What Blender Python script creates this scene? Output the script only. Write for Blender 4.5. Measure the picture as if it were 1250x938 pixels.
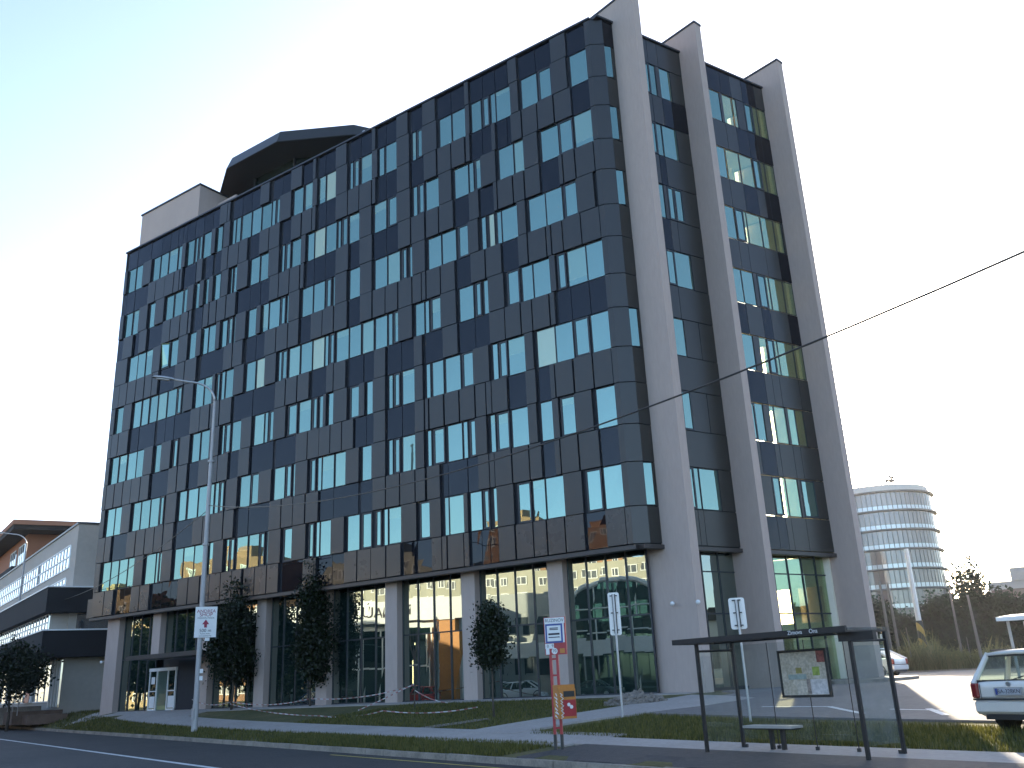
import bpy, bmesh, math, random
from mathutils import Vector, Matrix
random.seed(7)
rnd = random.Random(11)
R = math.radians
scene = bpy.context.scene
for o in list(bpy.data.objects):
    bpy.data.objects.remove(o, do_unlink=True)
COL = scene.collection

# ------------------------------------------------------------------ camera, sky, sun, exposure
cam_d = bpy.data.cameras.new("camera")
cam = bpy.data.objects.new("camera", cam_d)
COL.objects.link(cam)
scene.camera = cam
CAM = Vector((16.48705, -32.74572, 0.74303))
_y, _p, _r = R(34.525514), R(18.354378), R(-2.719062)
_f = Vector((-math.sin(_y) * math.cos(_p), math.cos(_y) * math.cos(_p), math.sin(_p)))
_rt = Vector((math.cos(_y), math.sin(_y), 0))
_up = _rt.cross(_f)
_cr, _sr = math.cos(_r), math.sin(_r)
_right = _rt * _cr + _up * _sr
_upv = -_rt * _sr + _up * _cr
m3 = Matrix((_right, _upv, -_f)).transposed()
cam.matrix_world = Matrix.Translation(CAM) @ m3.to_4x4()
cam_d.sensor_width = 36.0
cam_d.lens = 1089.985 / 1250 * 36.0
cam_d.clip_start = 0.1
cam_d.clip_end = 6000

SUN_AZ, SUN_EL = R(-17.0), R(14.0)          # azimuth from +Y towards +X
SUN_DIR = Vector((math.sin(SUN_AZ) * math.cos(SUN_EL), math.cos(SUN_AZ) * math.cos(SUN_EL), math.sin(SUN_EL)))
world = bpy.data.worlds.new("World")
scene.world = world
world.use_nodes = True
wn = world.node_tree
wn.nodes.clear()
sky = wn.nodes.new("ShaderNodeTexSky")
sky.sky_type = 'NISHITA'
sky.sun_disc = False
sky.sun_elevation = SUN_EL
sky.sun_rotation = SUN_AZ
sky.altitude = 150
sky.air_density = 0.7
sky.dust_density = 1.6
sky.ozone_density = 1.3
bgn = wn.nodes.new("ShaderNodeBackground")
bgn.inputs['Strength'].default_value = 0.13
won = wn.nodes.new("ShaderNodeOutputWorld")
wn.links.new(sky.outputs[0], bgn.inputs['Color'])
wn.links.new(bgn.outputs[0], won.inputs['Surface'])

sun_d = bpy.data.lights.new("sun", 'SUN')
sun_d.energy = 3.4
sun_d.angle = R(0.5)
sun_d.color = (1.0, 0.86, 0.66)
sun = bpy.data.objects.new("sun", sun_d)
COL.objects.link(sun)
sun.location = (0, 80, 60)
sun.rotation_euler = (-SUN_DIR).to_track_quat('-Z', 'Y').to_euler()

scene.view_settings.view_transform = 'Standard'
scene.view_settings.look = 'None'
scene.view_settings.gamma = 1
scene.view_settings.use_curve_mapping = False
scene.view_settings.exposure = 2.2
scene.render.engine = 'CYCLES'
scene.cycles.max_bounces = 8
scene.cycles.transparent_max_bounces = 16
scene.cycles.glossy_bounces = 4
scene.cycles.caustics_reflective = False
scene.cycles.caustics_refractive = False

# ------------------------------------------------------------------ helpers
class MB:
    """collects shapes in world (or local) coordinates and links them as one mesh object"""
    def __init__(s): s.v, s.f, s.mi = [], [], []
    def add(s, vs, fs, m=0):
        b = len(s.v); s.v += [tuple(p) for p in vs]
        for f in fs: s.f.append(tuple(b + i for i in f)); s.mi.append(m)
        return s
    def hexa(s, p, m=0):      # 8 points: bottom 4 ccw, top 4 ccw
        return s.add(p, [(3, 2, 1, 0), (4, 5, 6, 7), (0, 1, 5, 4), (1, 2, 6, 5), (2, 3, 7, 6), (3, 0, 4, 7)], m)
    def box(s, x0, x1, y0, y1, z0, z1, m=0):
        return s.hexa([(x0, y0, z0), (x1, y0, z0), (x1, y1, z0), (x0, y1, z0), (x0, y0, z1), (x1, y0, z1), (x1, y1, z1), (x0, y1, z1)], m)
    def obox(s, c, a, b, d, m=0):   # centre and three half vectors
        c, a, b, d = Vector(c), Vector(a), Vector(b), Vector(d)
        return s.hexa([c - a - b - d, c + a - b - d, c + a + b - d, c - a + b - d, c - a - b + d, c + a - b + d, c + a + b + d, c - a + b + d], m)
    def prism(s, poly, z0, z1, m=0):
        n = len(poly)
        a = sum(poly[i][0] * poly[(i + 1) % n][1] - poly[(i + 1) % n][0] * poly[i][1] for i in range(n))
        if a < 0: poly = poly[::-1]
        vs = [(p[0], p[1], z0) for p in poly] + [(p[0], p[1], z1) for p in poly]
        fs = [tuple(range(n - 1, -1, -1)), tuple(range(n, 2 * n))] + [(i, (i + 1) % n, n + (i + 1) % n, n + i) for i in range(n)]
        return s.add(vs, fs, m)
    def quad(s, a, b, c, d, m=0): return s.add([a, b, c, d], [(0, 1, 2, 3)], m)
    def tube(s, pts, rad, n=8, m=0, cap=True):
        pts = [Vector(p) for p in pts]
        if not isinstance(rad, (list, tuple)): rad = [rad] * len(pts)
        vs, fs = [], []
        prev = None
        for i, p in enumerate(pts):
            t = (pts[min(i + 1, len(pts) - 1)] - pts[max(i - 1, 0)]).normalized()
            if prev is None:
                u = t.orthogonal().normalized()
            else:
                u = (prev - t * prev.dot(t)).normalized()
            prev = u
            w = t.cross(u)
            for k in range(n):
                a = 2 * math.pi * k / n
                vs.append(p + (u * math.cos(a) + w * math.sin(a)) * rad[i])
        for i in range(len(pts) - 1):
            for k in range(n):
                fs.append((i * n + k, i * n + (k + 1) % n, (i + 1) * n + (k + 1) % n, (i + 1) * n + k))
        if cap:
            fs.append(tuple(range(n - 1, -1, -1))); fs.append(tuple((len(pts) - 1) * n + k for k in range(n)))
        return s.add(vs, fs, m)
    def disc(s, c, nrm, r, th, n=20, m=0):
        c, nrm = Vector(c), Vector(nrm).normalized()
        return s.tube([c - nrm * th / 2, c + nrm * th / 2], r, n, m)
    def ball(s, c, r, nu=10, nv=6, m=0, sc=(1, 1, 1)):
        vs, fs = [], []
        for j in range(nv + 1):
            th = math.pi * j / nv
            for i in range(nu):
                ph = 2 * math.pi * i / nu
                vs.append((c[0] + r * sc[0] * math.sin(th) * math.cos(ph), c[1] + r * sc[1] * math.sin(th) * math.sin(ph), c[2] + r * sc[2] * math.cos(th)))
        for j in range(nv):
            for i in range(nu):
                fs.append((j * nu + i, (j + 1) * nu + i, (j + 1) * nu + (i + 1) % nu, j * nu + (i + 1) % nu))
        return s.add(vs, fs, m)
    def build(s, name, mats, parent=None, origin=(0, 0, 0), smooth=False, local=False):
        """world coordinates; parent.location (or origin for a top-level mesh) is subtracted"""
        o = Vector(origin)
        if parent is not None and not local:
            q = parent
            while q is not None:
                o = o + q.location; q = q.parent
        me = bpy.data.meshes.new(name)
        me.from_pydata([tuple(Vector(p) - o) for p in s.v], [], s.f)
        if not isinstance(mats, (list, tuple)): mats = [mats]
        for m in mats: me.materials.append(m)
        if len(mats) > 1: me.polygons.foreach_set('material_index', s.mi)
        if smooth: me.polygons.foreach_set('use_smooth', [True] * len(s.f))
        me.update()
        ob = bpy.data.objects.new(name, me)
        COL.objects.link(ob)
        if parent is None: ob.location = origin
        else: ob.parent = parent
        return ob

def tag(o, label=None, cat=None, group=None, kind=None):
    if label: o['label'] = label
    if cat: o['category'] = cat
    if group: o['group'] = group
    if kind: o['kind'] = kind
    return o

def empty(name, loc, label=None, cat=None, group=None, rz=0.0):
    o = bpy.data.objects.new(name, None)
    COL.objects.link(o)
    o.location = loc
    o.rotation_euler = (0, 0, rz)
    o.empty_display_size = 0.5
    return tag(o, label, cat, group)

def copy_tree(o, parent=None):
    c = o.copy(); COL.objects.link(c); c.parent = parent
    for ch in list(o.children): copy_tree(ch, c)
    return c

def text_mesh(name, body, size, mat, origin, xdir, updir, parent=None, depth=0.004, align='CENTER'):
    cu = bpy.data.curves.new(name, 'FONT')
    cu.body = body; cu.size = size; cu.extrude = depth
    cu.align_x = align; cu.align_y = 'CENTER'
    t = bpy.data.objects.new(name, cu)
    COL.objects.link(t)
    bpy.context.view_layer.update()
    me = bpy.data.meshes.new_from_object(t.evaluated_get(bpy.context.evaluated_depsgraph_get()))
    bpy.data.objects.remove(t, do_unlink=True)
    x = Vector(xdir).normalized(); u = Vector(updir).normalized(); n = x.cross(u)
    mt = Matrix((x, u, n)).transposed().to_4x4()
    mt.translation = Vector(origin)
    me.transform(mt)
    me.materials.clear(); me.materials.append(mat)
    ob = bpy.data.objects.new(name, me)
    COL.objects.link(ob)
    if parent is not None:
        q, off = parent, Vector()
        while q is not None: off += q.location; q = q.parent
        me.transform(Matrix.Translation(-off))
        ob.parent = parent
    return ob

# ------------------------------------------------------------------ materials
def nodes(name):
    m = bpy.data.materials.new(name); m.use_nodes = True
    return m, m.node_tree, m.node_tree.nodes['Principled BSDF']

def mat(name, col, rough=0.6, metal=0.0, var=0.12, scale=3.0, bump=0.0, bscale=40.0, spec=0.5, stretch=None, ior=None, fine=0.0):
    """base colour broken up by two noises, roughness varied, optional bump"""
    m, nt, b = nodes(name)
    N, L = nt.nodes, nt.links
    tc = N.new('ShaderNodeTexCoord')
    mp = N.new('ShaderNodeMapping')
    if stretch: mp.inputs['Scale'].default_value = stretch
    L.new(tc.outputs['Object'], mp.inputs['Vector'])
    n1 = N.new('ShaderNodeTexNoise'); n1.inputs['Scale'].default_value = scale; n1.inputs['Detail'].default_value = 6; n1.inputs['Roughness'].default_value = 0.62
    L.new(mp.outputs[0], n1.inputs['Vector'])
    rp = N.new('ShaderNodeValToRGB')
    c = Vector(col)
    rp.color_ramp.elements[0].position = 0.28; rp.color_ramp.elements[1].position = 0.72
    rp.color_ramp.elements[0].color = (*(c * (1 - var)), 1); rp.color_ramp.elements[1].color = (*(c * (1 + var)), 1)
    L.new(n1.outputs['Fac'], rp.inputs[0])
    out = rp.outputs[0]
    if fine:
        n3 = N.new('ShaderNodeTexNoise'); n3.inputs['Scale'].default_value = scale * 14; n3.inputs['Detail'].default_value = 3
        L.new(mp.outputs[0], n3.inputs['Vector'])
        mr = N.new('ShaderNodeMapRange'); mr.inputs[1].default_value = 0.3; mr.inputs[2].default_value = 0.7; mr.inputs[3].default_value = 1 - fine; mr.inputs[4].default_value = 1 + fine
        L.new(n3.outputs['Fac'], mr.inputs[0])
        mx = N.new('ShaderNodeMix'); mx.data_type = 'RGBA'; mx.blend_type = 'MULTIPLY'; mx.inputs[0].default_value = 1
        L.new(out, mx.inputs[6]); L.new(mr.outputs[0], mx.inputs[7]); out = mx.outputs[2]
    L.new(out, b.inputs['Base Color'])
    b.inputs['Metallic'].default_value = metal
    b.inputs['Specular IOR Level'].default_value = spec
    if ior: b.inputs['IOR'].default_value = ior
    r2 = N.new('ShaderNodeMapRange'); r2.inputs[3].default_value = max(rough - 0.07, 0.0); r2.inputs[4].default_value = min(rough + 0.07, 1)
    L.new(n1.outputs['Fac'], r2.inputs[0]); L.new(r2.outputs[0], b.inputs['Roughness'])
    if bump:
        n2 = N.new('ShaderNodeTexNoise'); n2.inputs['Scale'].default_value = bscale; n2.inputs['Detail'].default_value = 4
        L.new(mp.outputs[0], n2.inputs['Vector'])
        bp = N.new('ShaderNodeBump'); bp.inputs['Strength'].default_value = bump; bp.inputs['Distance'].default_value = 0.02
        L.new(n2.outputs['Fac'], bp.inputs['Height']); L.new(bp.outputs[0], b.inputs['Normal'])
    return m

def reflective_glass(name, tint, body, refl=0.5, rough=0.015, wob=0.05, clear=0.0, clear_col=(0.7, 0.85, 0.8), wscale=0.7):
    """coated glass: tinted mirror over a dark body; 'clear' lets part of the light through"""
    m = bpy.data.materials.new(name); m.use_nodes = True
    nt = m.node_tree; N, L = nt.nodes, nt.links; N.clear()
    out = N.new('ShaderNodeOutputMaterial')
    gl = N.new('ShaderNodeBsdfGlossy'); gl.inputs['Color'].default_value = (*tint, 1); gl.inputs['Roughness'].default_value = rough
    df = N.new('ShaderNodeBsdfDiffuse'); df.inputs['Color'].default_value = (*body, 1)
    base = df.outputs[0]
    if clear:
        tr = N.new('ShaderNodeBsdfTransparent'); tr.inputs['Color'].default_value = (*clear_col, 1)
        mc = N.new('ShaderNodeMixShader'); mc.inputs[0].default_value = clear
        L.new(df.outputs[0], mc.inputs[1]); L.new(tr.outputs[0], mc.inputs[2]); base = mc.outputs[0]
    lw = N.new('ShaderNodeLayerWeight'); lw.inputs['Blend'].default_value = 0.5
    fr = N.new('ShaderNodeMath'); fr.operation = 'POWER'; fr.inputs[1].default_value = 5
    L.new(lw.outputs['Facing'], fr.inputs[0])
    mr = N.new('ShaderNodeMapRange'); mr.inputs[1].default_value = 0.0; mr.inputs[2].default_value = 0.6; mr.inputs[3].default_value = refl; mr.inputs[4].default_value = 0.95
    L.new(fr.outputs[0], mr.inputs[0])
    geo = N.new('ShaderNodeNewGeometry')
    vr = N.new('ShaderNodeMapRange'); vr.inputs[3].default_value = 0.88; vr.inputs[4].default_value = 1.12
    L.new(geo.outputs['Random Per Island'], vr.inputs[0])
    ml = N.new('ShaderNodeMath'); ml.operation = 'MULTIPLY'; ml.use_clamp = True
    L.new(mr.outputs[0], ml.inputs[0]); L.new(vr.outputs[0], ml.inputs[1])
    mx = N.new('ShaderNodeMixShader')
    L.new(ml.outputs[0], mx.inputs[0]); L.new(base, mx.inputs[1]); L.new(gl.outputs[0], mx.inputs[2])
    L.new(mx.outputs[0], out.inputs['Surface'])
    if wob:
        tc = N.new('ShaderNodeTexCoord')
        n = N.new('ShaderNodeTexNoise'); n.inputs['Scale'].default_value = wscale; n.inputs['Detail'].default_value = 1.0
        L.new(tc.outputs['Object'], n.inputs['Vector'])
        bp = N.new('ShaderNodeBump'); bp.inputs['Strength'].default_value = wob; bp.inputs['Distance'].default_value = 0.1
        L.new(n.outputs['Fac'], bp.inputs['Height'])
        L.new(bp.outputs[0], gl.inputs['Normal'])
    return m

def clear_glass(name, tint=(0.9, 0.95, 0.94), rough=0.0, dirt=0.06):
    m = bpy.data.materials.new(name); m.use_nodes = True
    nt = m.node_tree; N, L = nt.nodes, nt.links; N.clear()
    out = N.new('ShaderNodeOutputMaterial')
    gl = N.new('ShaderNodeBsdfGlossy'); gl.inputs['Roughness'].default_value = rough
    tr = N.new('ShaderNodeBsdfTransparent'); tr.inputs['Color'].default_value = (*tint, 1)
    df = N.new('ShaderNodeBsdfDiffuse'); df.inputs['Color'].default_value = (0.45, 0.46, 0.44, 1)
    tc = N.new('ShaderNodeTexCoord')
    n = N.new('ShaderNodeTexNoise'); n.inputs['Scale'].default_value = 2.5; n.inputs['Detail'].default_value = 5
    L.new(tc.outputs['Object'], n.inputs['Vector'])
    dm = N.new('ShaderNodeMapRange'); dm.inputs[1].default_value = 0.35; dm.inputs[2].default_value = 0.8; dm.inputs[3].default_value = dirt * 0.3; dm.inputs[4].default_value = dirt * 2.2
    L.new(n.outputs['Fac'], dm.inputs[0])
    m1 = N.new('ShaderNodeMixShader'); L.new(dm.outputs[0], m1.inputs[0]); L.new(tr.outputs[0], m1.inputs[1]); L.new(df.outputs[0], m1.inputs[2])
    lw = N.new('ShaderNodeLayerWeight'); lw.inputs['Blend'].default_value = 0.5
    pw = N.new('ShaderNodeMath'); pw.operation = 'POWER'; pw.inputs[1].default_value = 5
    L.new(lw.outputs['Facing'], pw.inputs[0])
    fr = N.new('ShaderNodeMapRange'); fr.inputs[3].default_value = 0.04; fr.inputs[4].default_value = 1.0
    L.new(pw.outputs[0], fr.inputs[0])
    m2 = N.new('ShaderNodeMixShader'); L.new(fr.outputs[0], m2.inputs[0]); L.new(m1.outputs[0], m2.inputs[1]); L.new(gl.outputs[0], m2.inputs[2])
    L.new(m2.outputs[0], out.inputs['Surface'])
    return m

def leaf_mat(name, c1, c2, trans=0.25):
    m = bpy.data.materials.new(name); m.use_nodes = True
    nt = m.node_tree; N, L = nt.nodes, nt.links; N.clear()
    out = N.new('ShaderNodeOutputMaterial')
    gi = N.new('ShaderNodeNewGeometry')
    rp = N.new('ShaderNodeValToRGB')
    rp.color_ramp.elements[0].color = (*c1, 1); rp.color_ramp.elements[1].color = (*c2, 1)
    L.new(gi.outputs['Random Per Island'], rp.inputs[0])
    d = N.new('ShaderNodeBsdfDiffuse'); t = N.new('ShaderNodeBsdfTranslucent')
    L.new(rp.outputs[0], d.inputs['Color']); L.new(rp.outputs[0], t.inputs['Color'])
    mx = N.new('ShaderNodeMixShader'); mx.inputs[0].default_value = trans
    L.new(d.outputs[0], mx.inputs[1]); L.new(t.outputs[0], mx.inputs[2])
    g = N.new('ShaderNodeBsdfGlossy'); g.inputs['Roughness'].default_value = 0.45; g.inputs['Color'].default_value = (0.6, 0.6, 0.6, 1)
    m2 = N.new('ShaderNodeMixShader'); m2.inputs[0].default_value = 0.04
    L.new(mx.outputs[0], m2.inputs[1]); L.new(g.outputs[0], m2.inputs[2])
    L.new(m2.outputs[0], out.inputs['Surface'])
    return m

M = {}
M['plaster'] = mat('fin_plaster', (0.44, 0.352, 0.305), 0.9, var=0.045, scale=0.7, bump=0.3, bscale=60, fine=0.035, stretch=(1, 1, 0.22))
M['clad'] = mat('grey_cladding', (0.029, 0.0265, 0.0225), 0.34, var=0.07, scale=0.35, spec=0.5, fine=0.03)
M['clad_low'] = mat('cladding_reflection_tint', (0.034, 0.029, 0.025), 0.28, var=0.07, scale=0.35, spec=0.5, fine=0.03)  # same grey panels, with the brownish low reflection mixed into their colour
M['navy'] = reflective_glass('navy_spandrel_glass', (0.62, 0.62, 0.64), (0.005, 0.006, 0.009), refl=0.052, rough=0.012, wob=0.05)
M['window'] = reflective_glass('window_glass', (0.64, 0.93, 0.79), (0.010, 0.03, 0.030), refl=0.33, rough=0.01, wob=0.035)
M['window_pale'] = reflective_glass('window_blind', (0.65, 0.95, 0.77), (0.11, 0.15, 0.13), refl=0.30, rough=0.01, wob=0.035)
M['window_curtain'] = reflective_glass('window_curtain', (0.69, 0.94, 0.77), (0.36, 0.35, 0.22), refl=0.27, rough=0.01, wob=0.035)
M['window_clear'] = reflective_glass('window_through', (0.65, 0.95, 0.77), (0.01, 0.02, 0.02), refl=0.25, rough=0.01, wob=0.03, clear=0.95, clear_col=(0.86, 0.86, 0.70))
M['shop'] = reflective_glass('shopfront_glass', (0.80, 0.92, 0.84), (0.008, 0.020, 0.018), refl=0.38, rough=0.005, wob=0.006, wscale=0.5)
M['frame'] = mat('dark_frame', (0.022, 0.025, 0.030), 0.45, var=0.1)
M['gap'] = mat('dark_gap', (0.010, 0.012, 0.017), 0.7, var=0.1)
M['soffit'] = mat('dark_soffit', (0.035, 0.033, 0.032), 0.6, var=0.1, scale=0.6)
M['trim'] = mat('bronze_trim', (0.045, 0.037, 0.033), 0.4, var=0.08)
M['coping'] = mat('dark_coping', (0.03, 0.031, 0.036), 0.4, var=0.08)
M['interior'] = mat('interior_paint', (0.72, 0.68, 0.55), 0.9, var=0.04)
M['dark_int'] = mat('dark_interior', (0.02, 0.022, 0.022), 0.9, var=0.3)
M['white'] = mat('white_paint', (0.72, 0.72, 0.70), 0.45, var=0.05, fine=0.03)
M['metal'] = mat('galvanised_steel', (0.42, 0.42, 0.42), 0.45, 0.7, var=0.12, scale=4)
M['pole'] = mat('weathered_pole', (0.40, 0.385, 0.375), 0.6, 0.2, var=0.22, scale=2.2, stretch=(3, 3, 0.6), fine=0.12)
M['black'] = mat('black_paint', (0.02, 0.019, 0.018), 0.4, var=0.15)
M['brown_metal'] = mat('brown_black_metal', (0.014, 0.011, 0.010), 0.5, var=0.15)
M['red'] = mat('red_paint', (0.36, 0.022, 0.028), 0.4, var=0.12, fine=0.06)
M['yellow'] = mat('yellow_paint', (0.50, 0.19, 0.03), 0.5, var=0.12, fine=0.08)
M['blue'] = mat('blue_paint', (0.03, 0.06, 0.25), 0.4)
M['ink'] = mat('dark_ink', (0.03, 0.02, 0.03), 0.6)
M['redink'] = mat('maroon_ink', (0.28, 0.02, 0.05), 0.6)
M['asphalt'] = mat('asphalt', (0.034, 0.030, 0.029), 0.85, var=0.35, scale=0.35, bump=0.4, bscale=90, fine=0.18)
M['asphalt_pad'] = mat('pad_asphalt', (0.062, 0.055, 0.052), 0.85, var=0.2, scale=0.6, bump=0.4, bscale=90, fine=0.2)
M['asphalt_old'] = mat('worn_asphalt', (0.050, 0.046, 0.044), 0.85, var=0.35, scale=0.3, bump=0.4, bscale=90, fine=0.15)
M['lot'] = mat('car_park_asphalt', (0.15, 0.135, 0.125), 0.9, var=0.18, scale=0.3, bump=0.3, bscale=70, fine=0.12)
M['pave'] = mat('sidewalk_concrete', (0.33, 0.295, 0.265), 0.9, var=0.10, scale=0.6, bump=0.3, bscale=50, fine=0.10)
M['kerb'] = mat('kerb_concrete', (0.25, 0.215, 0.175), 0.9, var=0.4, scale=1.5, bump=0.5, bscale=30, fine=0.15)
M['paint'] = mat('road_paint', (0.58, 0.58, 0.56), 0.7, var=0.2, scale=2, fine=0.2)
M['ypaint'] = mat('yellow_road_paint', (0.42, 0.33, 0.07), 0.7, var=0.25, scale=2, fine=0.2)
M['bark'] = mat('bark', (0.075, 0.06, 0.045), 0.9, var=0.3, scale=8, bump=0.5, bscale=30)
M['leaf_dark'] = leaf_mat('leaf_dark', (0.005, 0.009, 0.003), (0.019, 0.030, 0.009))
M['leaf_mid'] = leaf_mat('leaf_mid', (0.020, 0.036, 0.012), (0.07, 0.10, 0.035))
M['leaf_far'] = leaf_mat('leaf_far', (0.006, 0.014, 0.006), (0.022, 0.040, 0.016))
M['weed'] = leaf_mat('weed_stalk', (0.07, 0.085, 0.03), (0.22, 0.20, 0.09), 0.4)
M['grassblade'] = leaf_mat('grass_blade', (0.036, 0.044, 0.005), (0.165, 0.150, 0.032), 0.35)
M['signback'] = mat('sign_back', (0.84, 0.80, 0.74), 0.5, var=0.04, fine=0.03)
M['oldpole'] = mat('weathered_wood', (0.16, 0.15, 0.145), 0.85, var=0.2, scale=2)
M['rubble'] = mat('rubble', (0.20, 0.17, 0.14), 0.95, var=0.4, scale=5)
# ------------------------------------------------------------------ ground frame: s along the kerb (to the left), d away from the road
K0 = Vector((4.05, -15.81)); U = Vector((-0.9498, 0.31280)).normalized(); Nn = Vector((-U.y, U.x)) * -1.0
if Nn.y < 0: Nn = -Nn
PHI = R(67.57122)
E2 = Vector((math.cos(PHI), math.sin(PHI))); EN = Vector((math.sin(PHI), -math.cos(PHI)))
def sd(s, d): return K0 + U * s + Nn * d
def sdinv(x, y):
    q = Vector((x, y)) - K0
    return q.dot(U), q.dot(Nn)
def gz(x, y):
    d = sdinv(x, y)[1]
    D = min(13.6, max(13.75 + 0.3128 * x, 2.6))
    if x > 4: D = 13.6 + (x - 4) * 0.75
    if d < 0:
        return -0.95 if d > -14.0 else -0.85
    return -0.82 + 0.82 * min(max(d / D, 0), 1)
def gp(x, y, dz=0.0): return Vector((x, y, gz(x, y) + dz))
def gsd(s, d, dz=0.0):
    p = sd(s, d); return gp(p.x, p.y, dz)
def frange(a, b, step):
    n = max(1, int(math.ceil((b - a) / step - 1e-6)))
    return [a + (b - a) * i / n for i in range(n + 1)]
def sheet(name, rows, m, label=None, cat=None, kind='structure', dz=0.0, skirt=True):
    """rows: list of equal-length lists of points"""
    b = MB(); n = len(rows[0])
    vs = [p for r in rows for p in r]
    fs = [(i * n + j, i * n + j + 1, (i + 1) * n + j + 1, (i + 1) * n + j) for i in range(len(rows) - 1) for j in range(n - 1)]
    b.add(vs, fs)
    if skirt:
        nr = len(rows); loop = [(0, j) for j in range(n)] + [(i, n - 1) for i in range(1, nr)] + [(nr - 1, j) for j in range(n - 2, -1, -1)] + [(i, 0) for i in range(nr - 2, 0, -1)]
        for (i0, j0), (i1, j1) in zip(loop, loop[1:] + loop[:1]):
            p, q = Vector(rows[i0][j0]), Vector(rows[i1][j1]); dn = Vector((0, 0, -0.12))
            b.add([p, q, q + dn, p + dn], [(0, 1, 2, 3)])
    o = b.build(name, m)
    if kind: o['kind'] = kind
    if label: tag(o, label, cat)
    return o

# terrain: lawn colour near, dry ground far
gm, gnt, gb = nodes('ground_grass')
GN, GL = gnt.nodes, gnt.links
_tc = GN.new('ShaderNodeTexCoord')
_n1 = GN.new('ShaderNodeTexNoise'); _n1.inputs['Scale'].default_value = 0.45; _n1.inputs['Detail'].default_value = 8; _n1.inputs['Roughness'].default_value = 0.7
_n2 = GN.new('ShaderNodeTexNoise'); _n2.inputs['Scale'].default_value = 9; _n2.inputs['Detail'].default_value = 5
GL.new(_tc.outputs['Object'], _n1.inputs['Vector']); GL.new(_tc.outputs['Object'], _n2.inputs['Vector'])
_r1 = GN.new('ShaderNodeValToRGB')
_e = _r1.color_ramp.elements
_e[0].position = 0.34; _e[0].color = (0.052, 0.054, 0.008, 1); _e[1].position = 0.60; _e[1].color = (0.095, 0.082, 0.020, 1)
_x = _r1.color_ramp.elements.new(0.68); _x.color = (0.16, 0.115, 0.055, 1)
GL.new(_n1.outputs['Fac'], _r1.inputs[0])
_m = GN.new('ShaderNodeMix'); _m.data_type = 'RGBA'; _m.blend_type = 'MULTIPLY'; _m.inputs[0].default_value = 0.7
_mr = GN.new('ShaderNodeMapRange'); _mr.inputs[1].default_value = 0.3; _mr.inputs[2].default_value = 0.7; _mr.inputs[3].default_value = 0.5; _mr.inputs[4].default_value = 1.4
GL.new(_n2.outputs['Fac'], _mr.inputs[0]); GL.new(_r1.outputs[0], _m.inputs[6]); GL.new(_mr.outputs[0], _m.inputs[7])
GL.new(_m.outputs[2], gb.inputs['Base Color']); gb.inputs['Roughness'].default_value = 0.95
_bp = GN.new('ShaderNodeBump'); _bp.inputs['Strength'].default_value = 0.8; _bp.inputs['Distance'].default_value = 0.05
GL.new(_n2.outputs['Fac'], _bp.inputs['Height']); GL.new(_bp.outputs[0], gb.inputs['Normal'])
M['grass'] = gm

ds = [-650, -400, -150, -60, -30, -18, -14.02, -14.0] + frange(-13.9, -0.02, 3) + [0.0] + frange(0.2, 20, 0.6) + [22, 25, 30, 40, 60, 100, 200, 400, 650]
ss = [-650, -400, -200, -100, -60, -40] + frange(-30, -16, 1.0) + frange(-15.5, 20, 0.5) + frange(21, 70, 1.0) + [80, 100, 150, 250, 400, 650]
rows = []
for d in ds:
    r = []
    for s in ss:
        p = sd(s, d); z = gz(p.x, p.y)
        if -14.0 <= d < 0: z = -1.05
        elif d > 0: z -= 0.02
        r.append((p.x, p.y, z))
    rows.append(r)
sheet('ground', rows, M['grass'], skirt=False)
# road: two surfaces side by side, worn lane nearer the camera
def strip(name, s0, s1, d0, d1, m, dz=0.0, nd=1, kind='structure', step=1.0, label=None, cat=None):
    rows = [[gsd(s, d0 + (d1 - d0) * j / nd, dz) for s in frange(s0, s1, step)] for j in range(nd + 1)]
    return sheet(name, rows, m, label, cat, kind)
def flat(name, s0, s1, d0, d1, z, m, kind='structure', step=4.0):
    rows = [[(*sd(s, d), z) for s in frange(s0, s1, step)] for d in (d0, d1)]
    return sheet(name, rows, m, kind=kind, skirt=False)
flat('road', -60, 160, -14.0, -4.0, -0.95, M['asphalt_old'])
flat('road', -60, 160, -4.0, -0.14, -0.95, M['asphalt'])
flat('lane_marking', 5.0, 120, -4.20, -4.03, -0.946, M['paint'])
for i in range(14):
    flat('lane_marking', 4.2 - i * 1.5 - 0.9, 4.2 - i * 1.5, -4.20, -4.03, -0.946, M['paint'])
for i in range(8):
    flat('lane_marking', -30 + i * 12, -26 + i * 12, -9.0, -8.86, -0.946, M['paint'])
flat('lane_marking', -24.0, 7.0, -0.72, -0.62, -0.946, M['ypaint'])
# kerbs: separate stones with joints
kb = MB()
for i in range(-30, 100):
    s0, s1 = i * 1.0 + 0.006, i * 1.0 + 0.994
    j = rnd.uniform(-0.012, 0.012)
    a, b, c, d = sd(s0, -0.14 + j), sd(s1, -0.14 + j), sd(s1, 0.0), sd(s0, 0.0)
    t = -0.815 + rnd.uniform(-0.01, 0.008)
    kb.hexa([(*a, -1.0), (*d, -1.0), (*c, -1.0), (*b, -1.0), (*(a + Nn * 0.015), t), (*d, t), (*c, t), (*(b + Nn * 0.015), t)])
kb.build('kerb', M['kerb'])['kind'] = 'structure'
kb = MB()
for i in range(-30, 100):
    a, b, c, d = sd(i + .006, -14.2), sd(i + .994, -14.2), sd(i + .994, -14.0), sd(i + .006, -14.0)
    kb.prism([a, b, c, d], -1.0, -0.82)
kb.build('kerb', M['kerb'])['kind'] = 'structure'
flat('sidewalk', -60, 160, -18.0, -14.2, -0.835, M['pave'])
flat('forecourt', 4, 80, -40.0, -18.0, -0.835, M['lot'])
strip('sidewalk', 6.0, 41, 1.95, 3.65, M['pave'], 0.022, 2)
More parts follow.
